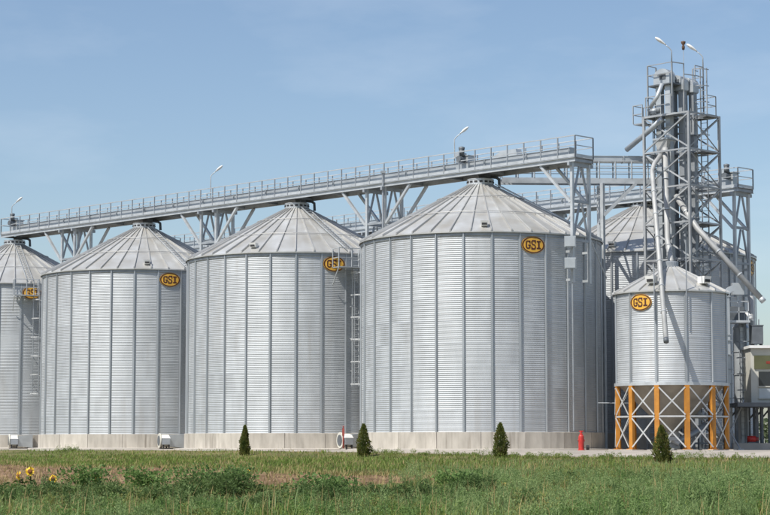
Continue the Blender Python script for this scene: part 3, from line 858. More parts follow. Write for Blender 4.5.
for k in range(34):
    p = BA + bd * (BL * (k + .5) / 34); b = MB(); b.bar(p - bn * .40 + Vector((0, 0, 14.80)), p + bn * .40 + Vector((0, 0, 14.80)), .05, .05); b.build('floor_bar', 'steel_dull', br)
m_ = 4; seg = BL / m_
for k in range(m_):
    b = MB(); p, q = BA + bd * (seg * k + .01), BA + bd * (seg * (k + 1) - .02)
    b.bar(p + Vector((0, 0, 15.92)), q + Vector((0, 0, 15.92)), .56, .28); b.bar(p + Vector((0, 0, 16.08)), q + Vector((0, 0, 16.08)), .64, .03)
    b.bar(p + Vector((0, 0, 15.92)), p + bd * .05 + Vector((0, 0, 15.92)), .66, .36)
    b.build('conveyor_section', 'duct', br)
# bridge column beside the nearest silo
bc = thing('bridge_column', 'tall grey braced column under the cross bridge beside the nearest silo', 'column', (11.86, 107.01, 0))
for s_ in (-1, 1):
    b = MB(); p = bn * s_ * .55; b.bar(p + Vector((0, 0, 0)), p + Vector((0, 0, 14.53)), .20, .18); b.build('leg', 'steel', bc)
    b = MB(); b.bar(p + Vector((.05, 0, 12.75)) , p + bd * 1.85 + Vector((0, 0, 14.53)), .20, .16); b.build('strut', 'steel', bc)
for z in (14.42, 12.5, 10.5, 8.5, 6.5, 4.5, 2.5):
    b = MB(); b.bar(-bn * .46 + Vector((0, 0, z)), bn * .46 + Vector((0, 0, z)), .12, .14); b.build('tie_beam', 'steel_dull', bc)
for k, z in enumerate((12.5, 10.5, 8.5, 6.5, 4.5)):
    b = MB(); s_ = 1 if k % 2 else -1; b.bar(-bn * .46 * s_ + Vector((0, 0, z + 1.8)), bn * .46 * s_ + Vector((0, 0, z + .1)), .09, .09); b.build('brace', 'steel_dull', bc)

# ================================================================== LATTICE TOWER
TZ = 18.05
tw = thing('lattice_tower', 'tall open steel lattice tower with cross braces and railed top platforms', 'tower', TA)
def tadd(nm, p, q, w, h, mat='steel_tower', parent=None, kind='angle'):
    b = MB(); p, q = p - TA, q - TA
    if kind == 'angle': b.angle(p, q, w)
    else: b.bar(p, q, w, h)
    return b.build(nm, mat, parent or tw)
corners = [(0, 0), (TW, 0), (TW, TB_), (0, TB_)]
for a, bb in corners:
    tadd('leg', T(a, bb, 0), T(a, bb, TZ), .125, .125, kind='bar')
    b = MB(); b.box(T(a, bb, .03) - TA, (.4, .4, .06), PHI); b.build('base_plate', 'steel_dull', tw)
levels = [TZ - .05 - 1.96 * k for k in range(10)]
for i, z in enumerate(levels):
    for k in range(4):
        (a, bb), (c, d) = corners[k], corners[(k + 1) % 4]
        tadd('girt', T(a, bb, z), T(c, d, z), .09, .09, kind='bar')
        if i < 9:
            z2 = levels[i + 1] if i + 1 < len(levels) else 0.1
            m1 = T((a + c) / 2, (bb + d) / 2, (z + z2) / 2)
            tadd('diagonal', T(a, bb, z - .06), T(c, d, z2 + .06), .07, .07)
            tadd('diagonal', T(c, d, z - .06), T(a, bb, z2 + .06), .07, .07)
            if i < 4:
                b = MB(); nrm = Vector((V.x, V.y, 0)) if k % 2 == 0 else Vector((-U.x, -U.y, 0))
                dirn = Vector((-U.x, -U.y, 0)) if k % 2 == 0 else Vector((V.x, V.y, 0))
                c0 = m1 - TA; b.bar(c0 - dirn * .16, c0 + dirn * .16, .02, .24); b.build('gusset_plate', 'steel', tw)
    tadd('plan_brace', T(0, 0, z - .03), T(TW, TB_, z - .03), .06, .06, 'steel_dull', kind='bar')
    tadd('plan_brace', T(TW, 0, z - .10), T(0, TB_, z - .10), .06, .06, 'steel_dull', kind='bar')
    for bb_ in (.9, 1.8): tadd('guide_beam', T(0, bb_, z + .02), T(TW, bb_, z + .02), .07, .09, 'steel_dull', kind='bar')
    if 0 < i < 8 and i % 2 == 1:                                         # inner resting landings on alternate levels
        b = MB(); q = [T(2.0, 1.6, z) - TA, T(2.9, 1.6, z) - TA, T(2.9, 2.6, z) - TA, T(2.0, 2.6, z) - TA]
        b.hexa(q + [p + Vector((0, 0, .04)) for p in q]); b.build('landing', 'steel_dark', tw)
# top deck at tower top, with a left extension
def slab(nm, a0_, a1_, b0_, b1_, z, th=.06, mat='steel_dull'):
    b = MB(); q = [T(a0_, b0_, z) - TA, T(a1_, b0_, z) - TA, T(a1_, b1_, z) - TA, T(a0_, b1_, z) - TA]
    b.hexa(q + [p + Vector((0, 0, th)) for p in q]); return b.build(nm, mat, tw)
def trails(parent, pts, z, htop, post_from=None, rails=(.5, 1.0)):
    for p in pts: tadd('rail_post', T(p[0], p[1], post_from if post_from is not None else z), T(p[0], p[1], z + htop), .045, .045, 'steel_tower', parent, 'bar')
    for p, q in zip(pts, pts[1:]):
        for f in rails: tadd('handrail', T(p[0], p[1], z + htop * f), T(q[0], q[1], z + htop * f), .04, .04, 'steel_tower', parent, 'bar')
d1 = slab('lower_platform', 0.0, 2.1, .06, .95, TZ - .02)
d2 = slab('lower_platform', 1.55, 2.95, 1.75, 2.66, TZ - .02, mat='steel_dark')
d3 = slab('side_platform', -.75, -.10, .05, .9, TZ - .35)
trails(d3, [(-.12, .02), (-.75, .02), (-.75, .9), (-.1, .9)], TZ - .30, 1.0)
UP = 19.72
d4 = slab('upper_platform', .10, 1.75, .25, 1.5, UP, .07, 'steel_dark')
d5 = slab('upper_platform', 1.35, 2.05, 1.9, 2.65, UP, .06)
for p in ((.10, .25), (1.75, .25), (2.05, 2.65), (1.35, 2.65), (.10, 1.0)):
    tadd('upper_post', T(p[0], p[1], TZ), T(p[0], p[1], UP + 1.15), .065, .065, kind='bar')
trails(d4, [(.10, 1.0), (.10, .25), (1.75, .25)], UP + .07, 1.1)
trails(d5, [(2.05, 1.9), (2.05, 2.65), (1.35, 2.65)], UP + .06, 1.1)
trails(d1, [(.05, .95), (.05, .1), (1.75, .1)], TZ + .03, 1.05)
trails(d2, [(2.9, 1.8), (2.9, 2.6), (1.6, 2.6)], TZ + .03, 1.05)
tadd('handrail', T(1.75, .25, UP + 1.17), T(1.9, 1.1, UP + 1.17), .05, .05, kind='bar')
tadd('upper_post', T(1.9, 1.1, TZ), T(1.9, 1.1, UP + 1.2), .05, .05, kind='bar')
tadd('handrail', T(1.9, 1.1, UP + .6), T(2.05, 1.9, UP + .6), .05, .05, kind='bar')
# caged ladder inside the tower
b = MB()
for o in (0, .42): b.bar(T(2.15 + o, 2.25, .1) - TA, T(2.15 + o, 2.25, UP + 1.0) - TA, .05, .05)
z = .3
while z < UP: b.bar(T(2.15, 2.25, z) - TA, T(2.57, 2.25, z) - TA, .025, .025); z += .3
lad_t = b.build('ladder', 'steel_dull', tw)
z = 2.6
while z < UP + .9:
    b = MB(); pts = [T(2.36 - .36 * math.cos(a_), 2.25 - .62 * math.sin(a_), z) - TA for a_ in [math.pi * j / 8 for j in range(9)]]
    for p, q in zip(pts, pts[1:]): b.bar(p, q, .015, .05)
    b.build('cage_hoop', 'steel_dull', lad_t); z += .9
for aa, bb_ in ((.35, .35), (.45, .35), (2.75, 1.1), (2.6, .3)):
    b = MB(); b.tube([T(aa, bb_, .1) - TA, T(aa, bb_, TZ + .4) - TA], .03, 6); b.build('cable_conduit', 'steel_dark', tw)

# bucket elevators in the tower
def elevator(a, bb, zt, label, mat='duct', w=.34, gap=.62):
    r = thing('bucket_elevator', label, 'elevator', T(a, bb, 0), math.atan2(-U.y, -U.x))
    for s_ in (-1, 1):
        for k in range(8):
            z0, z1 = .9 + (zt - .9) * k / 8, .9 + (zt - .9) * (k + 1) / 8
            b = MB(); b.box((s_ * gap / 2, 0, (z0 + z1) / 2), (w, .30, z1 - z0 - .01)); b.box((s_ * gap / 2, 0, z1 - .03), (w + .09, .39, .05)); b.build('trunk_section', mat, r)
    b = MB(); b.box((0, 0, .46), (gap + w + .15, .46, .92)); b.build('boot', 'duct', r)
    b = MB(); W = gap + w + .12; prof = []
    N = 14
    arc = [(-W / 2, 0), (-W / 2, .42)] + [(W / 2 * -math.cos(math.pi * i / N), .42 + .42 * math.sin(math.pi * i / N)) for i in range(1, N)] + [(W / 2, .42), (W / 2, 0)]
    k = len(arc)
    b.add([(x, -.26, zt + z) for x, z in arc] + [(x, .26, zt + z) for x, z in arc], [tuple(range(k)), tuple(range(2 * k - 1, k - 1, -1))] + [(i, k + i, k + (i + 1) % k, (i + 1) % k) for i in range(k)])
    h = b.build('head', 'duct', r)
    b = MB(); b.box((.08, -.275, zt + .42), (.42, .03, .34)); b.build('hatch', 'steel_dark', h)
    b = MB(); b.tube([(0, -.26, zt + .42), (0, -.52, zt + .42)], .07, 10); b.build('shaft', 'steel_dark', h)
    return r
elevator(.95, .62, UP - .02 + .10, 'front bucket elevator leg with pale rounded head on the upper platform')
elevator(1.35, 1.28, UP - .25, 'middle bucket elevator leg with rounded head behind the pale one', 'steel_dull')
elevator(1.60, 1.86, UP - .35, 'rear bucket elevator leg inside the lattice tower', 'steel_dull')
# motor on the side platform
r = thing('elevator_motor', 'grey geared motor beside the elevator legs at the tower top', 'motor', T(.25, .5, TZ + .04), math.atan2(-U.y, -U.x))
b = MB(); b.tube([(-.2, 0, .28), (.3, 0, .28)], .2, 14); b.build('body', 'steel_dull', r, True)
b = MB(); b.tube([(.3, 0, .28), (.5, 0, .28)], .14, 12); b.build('fan_cover', 'steel_dark', r, True)
b = MB(); b.box((.05, 0, .04), (.4, .3, .08)); b.build('foot', 'steel_dark', r)

# distributor boxes / chutes inside the tower
def pipe(label, pts, r, mat='spout', name='spout_pipe', collars=True, tip=None):
    pts = [Vector(p) for p in pts]; o = pts[-1].copy()
    root = thing(name, label, 'pipe', o)
    b = MB(); b.tube([p - o for p in pts], r, 14); b.build('pipe_run', mat, root, True)
    if collars:
        for p, q in zip(pts, pts[1:]):
            L = (q - p).length; n = int(L / 2.2)
            for k in range(1, n + 1):
                c = p + (q - p) * (k / (n + 1)) - o; t = (q - p).normalized(); b = MB(); b.tube([c - t * .03, c + t * .03], r + .03, 14); b.build('collar', 'steel', root)
    if tip:
        t = (pts[-1] - pts[-2]).normalized(); b = MB(); b.tube([-t * .02, t * .22], r * 1.02, 14); b.build('tip', tip, root, True)
    return root
pF = at(652, 172, 102.7); pT = at(666, 339, 92.5)
pipe('long pale loading spout hanging in front of the hopper silo wall', [at(661, 155, 104.9), at(654.5, 163.5, 104.2), at(652, 171, 103.9), pT], .125, tip='steel_dark')
pipe('straight pale down pipe inside the tower ending above the hopper silo roof', [at(665, 148, 104.9), at(667.5, 240, 104.2), at(671, 262, 99.5)], .15)
pipe('large sloping pale pipe leaving the tower towards the lower right', [at(676, 196, 104.9), at(697, 228, 103.4), at(761, 298.5, 102.2)], .155, tip='steel')
pipe('sloping chute from the tower top down onto the cross bridge', [at(662, 119, 104.6), at(650, 130, 105.4), at(626.5, 149.8, 106.75)], .145, 'duct')
pipe('short crooked pipe beside the elevator legs below the upper platform', [at(662, 84, 104.2), at(657.5, 96, 104.1), at(650, 108, 104.3)], .11, 'duct', collars=False)
r = thing('distributor', 'pale tapered distributor box inside the tower near its top', 'machine', T(1.0, .55, 15.9), math.atan2(-U.y, -U.x))
b = MB(); b.hexa([(-.2, -.2, 0), (.2, -.2, 0), (.2, .2, 0), (-.2, .2, 0), (-.45, -.4, .8), (.45, -.4, .8), (.45, .4, .8), (-.45, .4, .8)]); b.build('hopper_body', 'pipe', r)
b = MB(); b.box((0, 0, .86), (1.0, .9, .1)); b.build('lid', 'duct', r)

tag(lamp(T(1.75, .25, UP + 1.15), .62, (-1, .1), 'white lamp leaning left on the tower top, left of the pair', .40, 1.15), group=GL)
tag(lamp(T(2.05, 2.65, UP + 1.15), .55, (-1, .1), 'white lamp leaning left on the tower top, right of the pair', .40, 1.15), group=GL)
r = thing('siren', 'small brown siren on a thin mast between the two tower lamps', 'siren', T(1.9, 1.1, UP + 1.2))
b = MB(); b.tube([(0, 0, 0), (0, 0, .75)], .018, 6); b.build('mast', 'steel', r)
b = MB(); b.lathe([(.02, .72), (.07, .74), (.09, .90), (.05, .98), (.12, 1.10), (.13, 1.18), (.02, 1.22)], 12); b.build('horn', 'brown', r, True)

# ================================================================== RIGHT EDGE: DRYER COLUMN, DUCT, CABIN
dc = at(742.5, 440, 104.0)
r = thing('dryer_column', 'dark slender cylinder with caged ladder behind the hopper silo', 'column', (dc.x, dc.y, 0))
DH = at(742, 328, 104.0).z
for k in range(5):
    z0, z1 = .35 + (DH - .35) * k / 5, .35 + (DH - .35) * (k + 1) / 5
    b = MB(); b.lathe([(.40, z0), (.40, z1 - .06), (.44, z1 - .06), (.44, z1)], 28); b.build('shell_ring', 'duct', r, False)
b = MB(); b.lathe([(.62, 0), (.62, .35), (.02, .36)], 24); b.build('base', 'footing', r)
b = MB(); b.lathe([(.44, DH), (.2, DH + .35), (.02, DH + .4)], 24); b.build('cap', 'duct', r)
for o in (-.17, .17):
    b = MB(); b.bar((o, -.55, .6), (o, -.55, DH + .9), .04, .04); b.build('ladder_rail', 'steel_dull', r)
z = .8
while z < DH: b = MB(); b.bar((-.17, -.55, z), (.17, -.55, z), .03, .03); b.build('rung', 'steel_dull', r); z += .32
z = 2.3
while z < DH:
    b = MB(); pts = [Vector((-.36 * math.cos(a), -.60 - .5 * math.sin(a), z)) for a in [math.pi * j / 8 for j in range(9)]]
    for p, q in zip(pts, pts[1:]): b.bar(p, q, .02, .06)
    b.build('cage_hoop', 'steel_dull', r); z += .85
# railed platform with box above the column
pp = at(737.5, 322, 103.0)
r2 = thing('service_platform', 'small railed service platform right of the hopper silo roof', 'platform', (pp.x, pp.y, 0))
b = MB(); b.box((0, .1, pp.z), (1.15, 1.2, .12)); b.build('deck', 'steel', r2)
for x in (-.5, 0, .5):
    b = MB(); b.box((x, -.45, pp.z + .55), (.05, .05, 1.0)); b.build('rail_post', 'steel', r2)
for h in (.5, 1.05):
    b = MB(); b.box((0, -.45, pp.z + h), (1.05, .05, .06)); b.build('handrail', 'steel', r2)
b = MB(); b.box((-.02, .35, pp.z + .45), (.8, .5, .75)); b.build('machine_body', 'steel_dark', r2)
for x, y in ((-.48, .6), (.48, .6), (-.48, -.35)):
    b = MB(); b.box((x, y, pp.z / 2), (.12, .12, pp.z - .12)); b.build('leg', 'steel_dull', r2)
b = MB(); b.box((.05, .1, pp.z + 1.75), (.62, .45, .62)); b.box((.05, .1, pp.z + 1.25), (.1, .1, .5)); b.build('filter_box', 'duct', r2)
# curved-top duct
q0 = at(728.5, 440, 102.3)
r3 = thing('exhaust_duct', 'light grey rectangular duct with curved top beside the service platform', 'duct', (q0.x, q0.y, 0))
zt = at(728, 296, 102.3).z
for k in range(4):
    z0, z1 = zt * k / 4, zt * (k + 1) / 4; b = MB(); b.box((0, 0, (z0 + z1) / 2), (.30, .34, z1 - z0 - .01)); b.box((0, 0, z1 - .03), (.38, .42, .05)); b.build('duct_section', 'duct', r3)
b = MB(); sw = []
for j in range(11):
    a = math.pi - math.pi / 2 * j / 10
    for rr, yy in ((.55, -.17), (.25, -.17), (.25, .17), (.55, .17)): sw.append((.40 + rr * math.cos(a), yy, zt + rr * math.sin(a)))
b.add(sw, [(4 * j + k, 4 * j + (k + 1) % 4, 4 * j + 4 + (k + 1) % 4, 4 * j + 4 + k) for j in range(10) for k in range(4)] + [(40, 41, 42, 43)])
b.build('duct_bend', 'duct', r3)
for k in range(7):
    z = 1.2 + k * .75; b = MB(); b.box((.02, -.22, z), (.42, .06, .05)); b.build('stiffening_bar', 'steel_dull', r3)
# vertical pipe, dark tank
q1 = at(753.5, 440, 103.5)
zt1, zb1 = at(753, 296, 103.5).z, at(753, 343, 103.5).z
pipe('upright pale pipe below the end of the big sloping pipe', [(q1.x, q1.y, zt1), (q1.x, q1.y, zb1 - .1)], .14)
pipe('short white pipe stub right of the service platform', [at(746.5, 313, 103.2), at(751.5, 318.5, 102.9)], .10, 'white', collars=False)
pipe('thin pipe running level behind the hopper silo legs from the nearest silo', [at(598, 403, 101.0), at(660, 403.5, 102.0)], .02, 'steel_dull', collars=False)
# cabin on columns at the picture's right edge
YC = 101.5
cl, cr = at(751.5, 403, YC).x, at(812, 403, YC).x
zc0, zc1 = at(760, 403, YC).z, at(760, 348, YC).z
cab = thing('raised_cabin', 'cream cabin with olive band raised on dark columns at the right edge', 'cabin', ((cl + cr) / 2, YC, 0))
hw = (cr - cl) / 2; hh = zc1 - zc0
b = MB(); b.box((0, 1.4, zc0 + hh / 2), (2 * hw, 2.8, hh - .002)); b.build('wall', 'cream', cab)
b = MB(); b.box((0, 1.35, zc1 + .06), (2 * hw + .2, 3.1, .14)); b.build('roof', 'white', cab)
oz0, oz1 = at(760, 369, YC).z, at(760, 355.5, YC).z
b = MB(); b.box((.12, -.03, (oz0 + oz1) / 2), (2 * hw - .1, .06, oz1 - oz0)); ob = b.build('olive_panel', 'olive', cab)
rx = at(766.5, 363, YC)
b = MB(); b.box((rx.x + .15 - (cl + cr) / 2, -.066, rx.z + .06), (.36, .012, .035)); b.box((rx.x + .18 - (cl + cr) / 2, -.066, rx.z - .01), (.42, .012, .03)); b.build('red_lettering', 'red', ob)
for y0, y1, mat in ((371.5, 386, 'glass_dark'), (388.5, 398, 'duct')):
    z0, z1 = at(760, y1, YC).z, at(760, y0, YC).z
    x0 = at(757.5, 380, YC).x - (cl + cr) / 2
    for k in range(3):
        w = .95; x = x0 + .06 + k * (w + .1)
        b = MB(); b.box((x + w / 2, -.02, (z0 + z1) / 2), (w, .04, z1 - z0)); wi = b.build('window', mat, cab)
        b = MB(); b.box((x + w / 2, -.035, z0 - .03), (w + .08, .1, .05)); b.build('sill', 'cream', wi)
b = MB(); b.box((-.35, .4, zc0 - .11), (2 * hw + 1.3, 3.9, .2)); b.build('floor_frame', 'steel_dark', cab)
for px in (737, 757.5, 762.5, 769.5, 790):
    for y in (.1, 2.3):
        x = at(px, 420, YC).x - (cl + cr) / 2
        b = MB(); b.box((x, y, (zc0 - .2) / 2), (.12, .12, zc0 - .22)); b.build('column', 'steel_dark', cab)
    b = MB(); b.bar((x + .05, 2.3, zc0 - .75), (x + .5, 2.3, zc0 - .22), .08, .08); b.build('knee_brace', 'steel_dark', cab)
# tank on the cabin roof, left end
tk = at(757.5, 345, 102.6)
r = thing('roof_tank', 'dark boxy tank standing on the cabin roof', 'tank', (tk.x + .02, 102.9, zc1 + .13))
b = MB(); b.box((0, 0, .62), (.58, .6, .95)); b.box((0, 0, 1.11), (.64, .66, .05)); b.build('body', 'steel_dark', r)
for x in (-.22, .22):
    b = MB(); b.box((x, 0, .07), (.08, .5, .14)); b.build('foot', 'black', r)
b = MB(); b.tube([(.12, 0, 1.13), (.12, 0, 1.45)], .035, 8); b.build('vent_pipe', 'steel_dull', r)
# low kerb wall with a red pump box
k0, k1 = at(733, 447, 101.0), at(812, 447, 101.0)
b = MB(); b.box(((k0.x + k1.x) / 2, 101.0, .16), (k1.x - k0.x, .3, .44)); tag(b.build('kerb_wall', 'footing'), 'low grey concrete kerb wall under the raised cabin', 'wall')
rb_ = at(752, 436, 100.9)
r = thing('pump', 'small red pump sitting on the kerb wall under the cabin', 'pump', (rb_.x, 100.98, .38))
b = MB(); b.tube([(-.22, 0, .2), (.2, 0, .2)], .17, 12); b.build('motor', 'red', r, True)
b = MB(); b.box((0, 0, .03), (.4, .24, .06)); b.build('foot', 'steel_dark', r)
b = MB(); b.tube([(.2, 0, .2), (.34, 0, .2)], .11, 10); b.build('impeller_cover', 'red_faded', r, True)
# leaning strut right of the hopper silo
sA, sB, sC = at(740.5, 449, 99.5), at(730.5, 432, 100.6), at(744, 400, 102.0)
r = thing('leaning_strut', 'thin leaning pipe brace right of the orange legs', 'pole', (sA.x, sA.y, 0))
o = r.location
b = MB(); b.tube([Vector((sA.x, sA.y, .05)) - o, sB - o], .04, 8); b.build('lower_tube', 'steel', r)
b = MB(); b.tube([sB - o, sC - o], .04, 8); b.build('upper_tube', 'steel', r)
b = MB(); b.box((0, 0, .06), (.3, .3, .08)); b.build('foot_plate', 'brace_white', r)
# dark machine under the hopper (screw conveyor in the shade)
r = thing('screw_conveyor', 'inclined grey screw conveyor in the shade under the hopper silo', 'conveyor', (HX.x, HX.y + .2, 0))
b = MB(); b.tube([(.1, .3, .30), (1.9, 1.3, 1.25)], .18, 12); b.build('tube', 'duct', r, True)
b = MB(); b.box((.0, .25, .24), (.6, .5, .22)); b.build('inlet_hopper', 'brace_white', r)
for x, y, z in ((-.1, .3, .14), (1.5, 1.1, .95)):
    b = MB(); b.bar((x, y, 0.03), (x, y, z + .02), .06, .06); b.build('leg', 'steel_dark', r)

# ================================================================== FANS AND HYDRANTS AT THE SILO FEET
def fan(key, th, label):
    c = silos[key].location; r = RAD + .70
    root = thing('aeration_fan', label, 'fan', (c.x + r * math.sin(th), c.y - r * math.cos(th), 0.08), th, 'aeration fans at the silo feet')
    # local: x tangent to the right, -y outwards
    b = MB()
    q = [(.10, -.30, .10), (.10, .30, .10), (.10, .30, .78), (.10, -.30, .78)]
    g = [(1.05, -.16, .0), (1.05, .62, .0), (1.05, .62, .86), (1.05, -.16, .86)]
    b.hexa([q[0], q[1], g[1], g[0], q[3], q[2], g[2], g[3]]); b.build('transition_duct', 'duct', root)
    b = MB(); b.tube([(-.50, 0, .46), (-.44, 0, .46)], .44, 24); b.tube([(-.44, 0, .46), (.08, 0, .46)], [.36, .36], 24); b.build('fan_drum', 'cream', root)
    b = MB(); b.tube([(-.53, 0, .46), (-.505, 0, .46)], .30, 20); b.build('inlet_grille', 'steel_dark', root)
    b = MB(); b.box((-.16, -.34, .40), (.48, .34, .36)); b.build('motor_box', 'steel_dull', root)
    b = MB(); b.hexa([(-.42, -.52, .59), (.10, -.52, .59), (.10, -.14, .60), (-.42, -.14, .60), (-.34, -.44, .76), (.02, -.44, .76), (.02, -.16, .80), (-.34, -.16, .80)]); b.build('motor_cowl', 'white', root)
    for x in (-.32, .02):
        for y in (-.45, .22):
            b = MB(); b.box((x, y, .10), (.07, .07, .22)); b.build('foot', 'black', root)
fan(1, R_(26.5), 'aeration fan with grey duct at the foot of the second nearest silo')
fan(2, R_(19.5), 'aeration fan with grey duct at the foot of the third silo')
fan(3, R_(13.5), 'aeration fan with grey duct at the foot of the leftmost silo')
def hydrant(x, y, h, rr, mat, label):
    z = gz(x, y) + .03
    r = thing('hydrant', label, 'hydrant', (x, y, z))
    b = MB(); b.lathe([(rr * 1.25, 0), (rr * 1.25, .05), (rr, .06), (rr, h * .66), (rr * .92, h * .72), (rr * .62, h * .78), (rr * .62, h * .84), (.02, h * .86)], 20); b.build('barrel', mat, r)
    b = MB(); b.tube([(0, 0, h * .84), (0, 0, h)], rr * .34, 10); b.box((0, 0, h * .97), (rr * 1.5, .05, .05)); b.build('spindle', mat, r)
    for s_ in (-1, 1):
        b = MB(); b.tube([(s_ * rr * .8, 0, h * .5), (s_ * rr * 1.28, 0, h * .5)], rr * .4, 10); b.build('nozzle', 'red_faded', r)
    b = MB(); b.tube([(rr * 1.7, -.1, .14), (rr * 1.7 + .14, -.1, .14)], .12, 12); b.build('valve_wheel', 'black', r)
hp = at(581.3, 449.5, 95.3)
hydrant(hp.x, 95.3, .95, .135, 'red', 'bright red hydrant standing before the right side of the nearest silo')
hp = at(343.3, 450, 107.4)
zz = gz(hp.x, 107.4) + .03
r = thing('standpipe', 'slim faded red standpipe beside the fan of the second silo', 'standpipe', (hp.x, 107.4, zz))
b = MB(); b.tube([(0, 0, 0), (0, 0, 1.12)], .045, 10); b.build('pipe', 'red_faded', r, True)
b = MB(); b.box((0, 0, .95), (.13, .12, .40)); b.build('valve_box', 'red_faded', r)
b = MB(); b.box((0, 0, .03), (.26, .26, .06)); b.build('base', 'footing', r)
b = MB(); b.tube([(0, 0, 1.12), (0, 0, 1.26)], .03, 8); b.box((0, 0, 1.27), (.16, .05, .03)); b.build('handle', 'red_faded', r)

# ================================================================== PLANTS
def quads(c, t, n, L, W):
    """leaf rhombi: centre base c, direction t, side n, length L, width W (numpy arrays)"""
    L, W = L[:, None], W[:, None]
    up = np.cross(t, n)
    v = np.stack([c, c + t * L * .45 + n * W * .5 - up * L * .04, c + t * L, c + t * L * .45 - n * W * .5 - up * L * .04], 1).reshape(-1, 3)
    f = np.arange(len(c) * 4).reshape(-1, 4)
    return v, f
def unit(a): return a / np.maximum(np.linalg.norm(a, axis=1, keepdims=True), 1e-6)

def blades(x, y, z, h, w, lean, tint):
    n = len(x); ph = rng.uniform(0, 2 * np.pi, n); dx, dy = np.cos(ph), np.sin(ph)
    sx, sy = -dy, dx
    p = np.stack([x, y, z], 1); s = np.stack([sx, sy, 0 * sx], 1) * (w / 2)[:, None]
    d = np.stack([dx, dy, 0 * dx], 1)
    up = np.array([0, 0, 1.0])
    mid = p + up * (h * .55)[:, None] + d * (lean * h * .25)[:, None]
    tip = p + up * (h * (1 - .25 * lean))[:, None] + d * (lean * h * .9)[:, None]
    v = np.stack([p - s, p + s, mid - s * .75, mid + s * .75, tip], 1).reshape(-1, 3)
    i = np.arange(n)[:, None] * 5
    f = np.concatenate([i + [0, 1, 2], i + [1, 3, 2], i + [2, 3, 4]], 0)
    return v, f, np.repeat(tint, 5)

def scatter(n, y0, y1, power):
    """plan positions inside the view wedge, denser near the camera"""
    e = 2 - power
    Y = (rng.uniform(0, 1, n) * (y1 ** e - y0 ** e) + y0 ** e) ** (1 / e)
    X = Y * rng.uniform(-.245, .245, n)
    return X, Y
def keep_out(X, Y):
    w = -((X - S1.x) * V.x + (Y - S1.y) * V.y); u = (X - S1.x) * U.x + (Y - S1.y) * U.y
    return w > np.interp(u, [-60, -14, -6, 2, 12, 60], [9.2, 9.0, 8.3, 7.6, 6.85, 6.8]) + .05

def patch(X, Y, f, s):
    return .5 + .5 * np.sin(f * X + 1.7 * np.sin(f * .6 * Y + s) + s) * np.cos(f * .8 * Y + .9 * np.sin(f * .5 * X + 2 * s))
# short green grass
X, Y = scatter(250000, 21, 150, 1.35)
sm = soil_mask(X, Y)
k = keep_out(X, Y) & (rng.uniform(0, 1, len(X)) > sm * 1.02 - .02 * patch(X, Y, .8, 1)) & (rng.uniform(0, 1, len(X)) < np.where(Y < 46, .10 + .75 * patch(X, Y, 1.1, 3), .45 + .75 * patch(X, Y, .55, 3)))
X, Y = X[k], Y[k]
pt = patch(X, Y, .7, 2)
wv = -((X - S1.x) * V.x + (Y - S1.y) * V.y)
h = (.06 + .16 * pt * patch(X, Y, 2.1, 8) + .12 * patch(X, Y, 1.3, 5) ** 2 + .05 * rng.standard_normal(len(X))).clip(.04, .45) * np.interp(wv, [7, 12, 20], [.8, 1.0, 1.0])
h *= 1 - .45 * np.interp(X / Y, [-.21, .005, .03], [1, 1, 0]) * np.interp(Y, [30, 34, 52, 60], [0, 1, 1, 0])
v, f, t = blades(X, Y, ground_z(X, Y) - .02, h, .014 + .00022 * Y, rng.uniform(.1, .9, len(X)), rng.uniform(0, 1, len(X)))
tag(put('grass', npmesh('grass', v, f, 'grass', t)), 'short green grass between the weeds and the paved yard', 'grass', kind='stuff')
# straw
X, Y = scatter(80000, 24, 112, 1.2)
sm = soil_mask(X, Y); edge = soil_mask(X, Y - 3.0) * (1 - soil_mask(X, Y + 1.5)) + soil_mask(X, Y + 2) * .2
wv = -((X - S1.x) * V.x + (Y - S1.y) * V.y)
k = keep_out(X, Y) & (rng.uniform(0, 1, len(X)) < .10 + .9 * edge + .30 * patch(X, Y, .35, 5) ** 2 * (sm < .3))
X, Y = X[k], Y[k]
v, f, t = blades(X, Y, ground_z(X, Y) - .02, rng.uniform(.08, .32, len(X)), .012 + .0002 * Y, rng.uniform(.2, 1.0, len(X)), rng.uniform(0, 1, len(X)))
tag(put('dry_grass', npmesh('dry_grass', v, f, 'grass_dry', t)), 'dry straw coloured grass along the bare soil strip', 'grass', kind='stuff')

def weeds(X, Y, H, nl, leaf, spread, droop=.2, asp=(.20, .38)):
    """leafy herbs: nl leaves round branching stems, as flat arrays"""
    n = len(X); tot = n * nl
    i = np.repeat(np.arange(n), nl)
    f = rng.uniform(.12, 1, tot) ** .8
    ph = rng.uniform(0, 2 * np.pi, tot)
    rad = spread * H[i] * (1.05 - .75 * f) * np.sqrt(rng.uniform(0, 1, tot))
    c = np.stack([X[i] + rad * np.cos(ph), Y[i] + rad * np.sin(ph), ground_z(X[i], Y[i]) + f * H[i]], 1)
    t = unit(np.stack([np.cos(ph) + .5 * rng.standard_normal(tot), np.sin(ph) + .5 * rng.standard_normal(tot), rng.uniform(-.3, 1.1, tot) - droop], 1))
    nn = unit(np.cross(t, rng.standard_normal((tot, 3))))
    L = leaf * rng.uniform(.55, 1.3, tot) * (1.15 - .5 * f)
    v, fa = quads(c, t, nn, L, L * rng.uniform(asp[0], asp[1], tot))
    tint = np.repeat((rng.uniform(0, 1, tot) * .45 + .25 * f + .45 * rng.uniform(0, 1, n)[i]), 4)
    return v, fa, tint
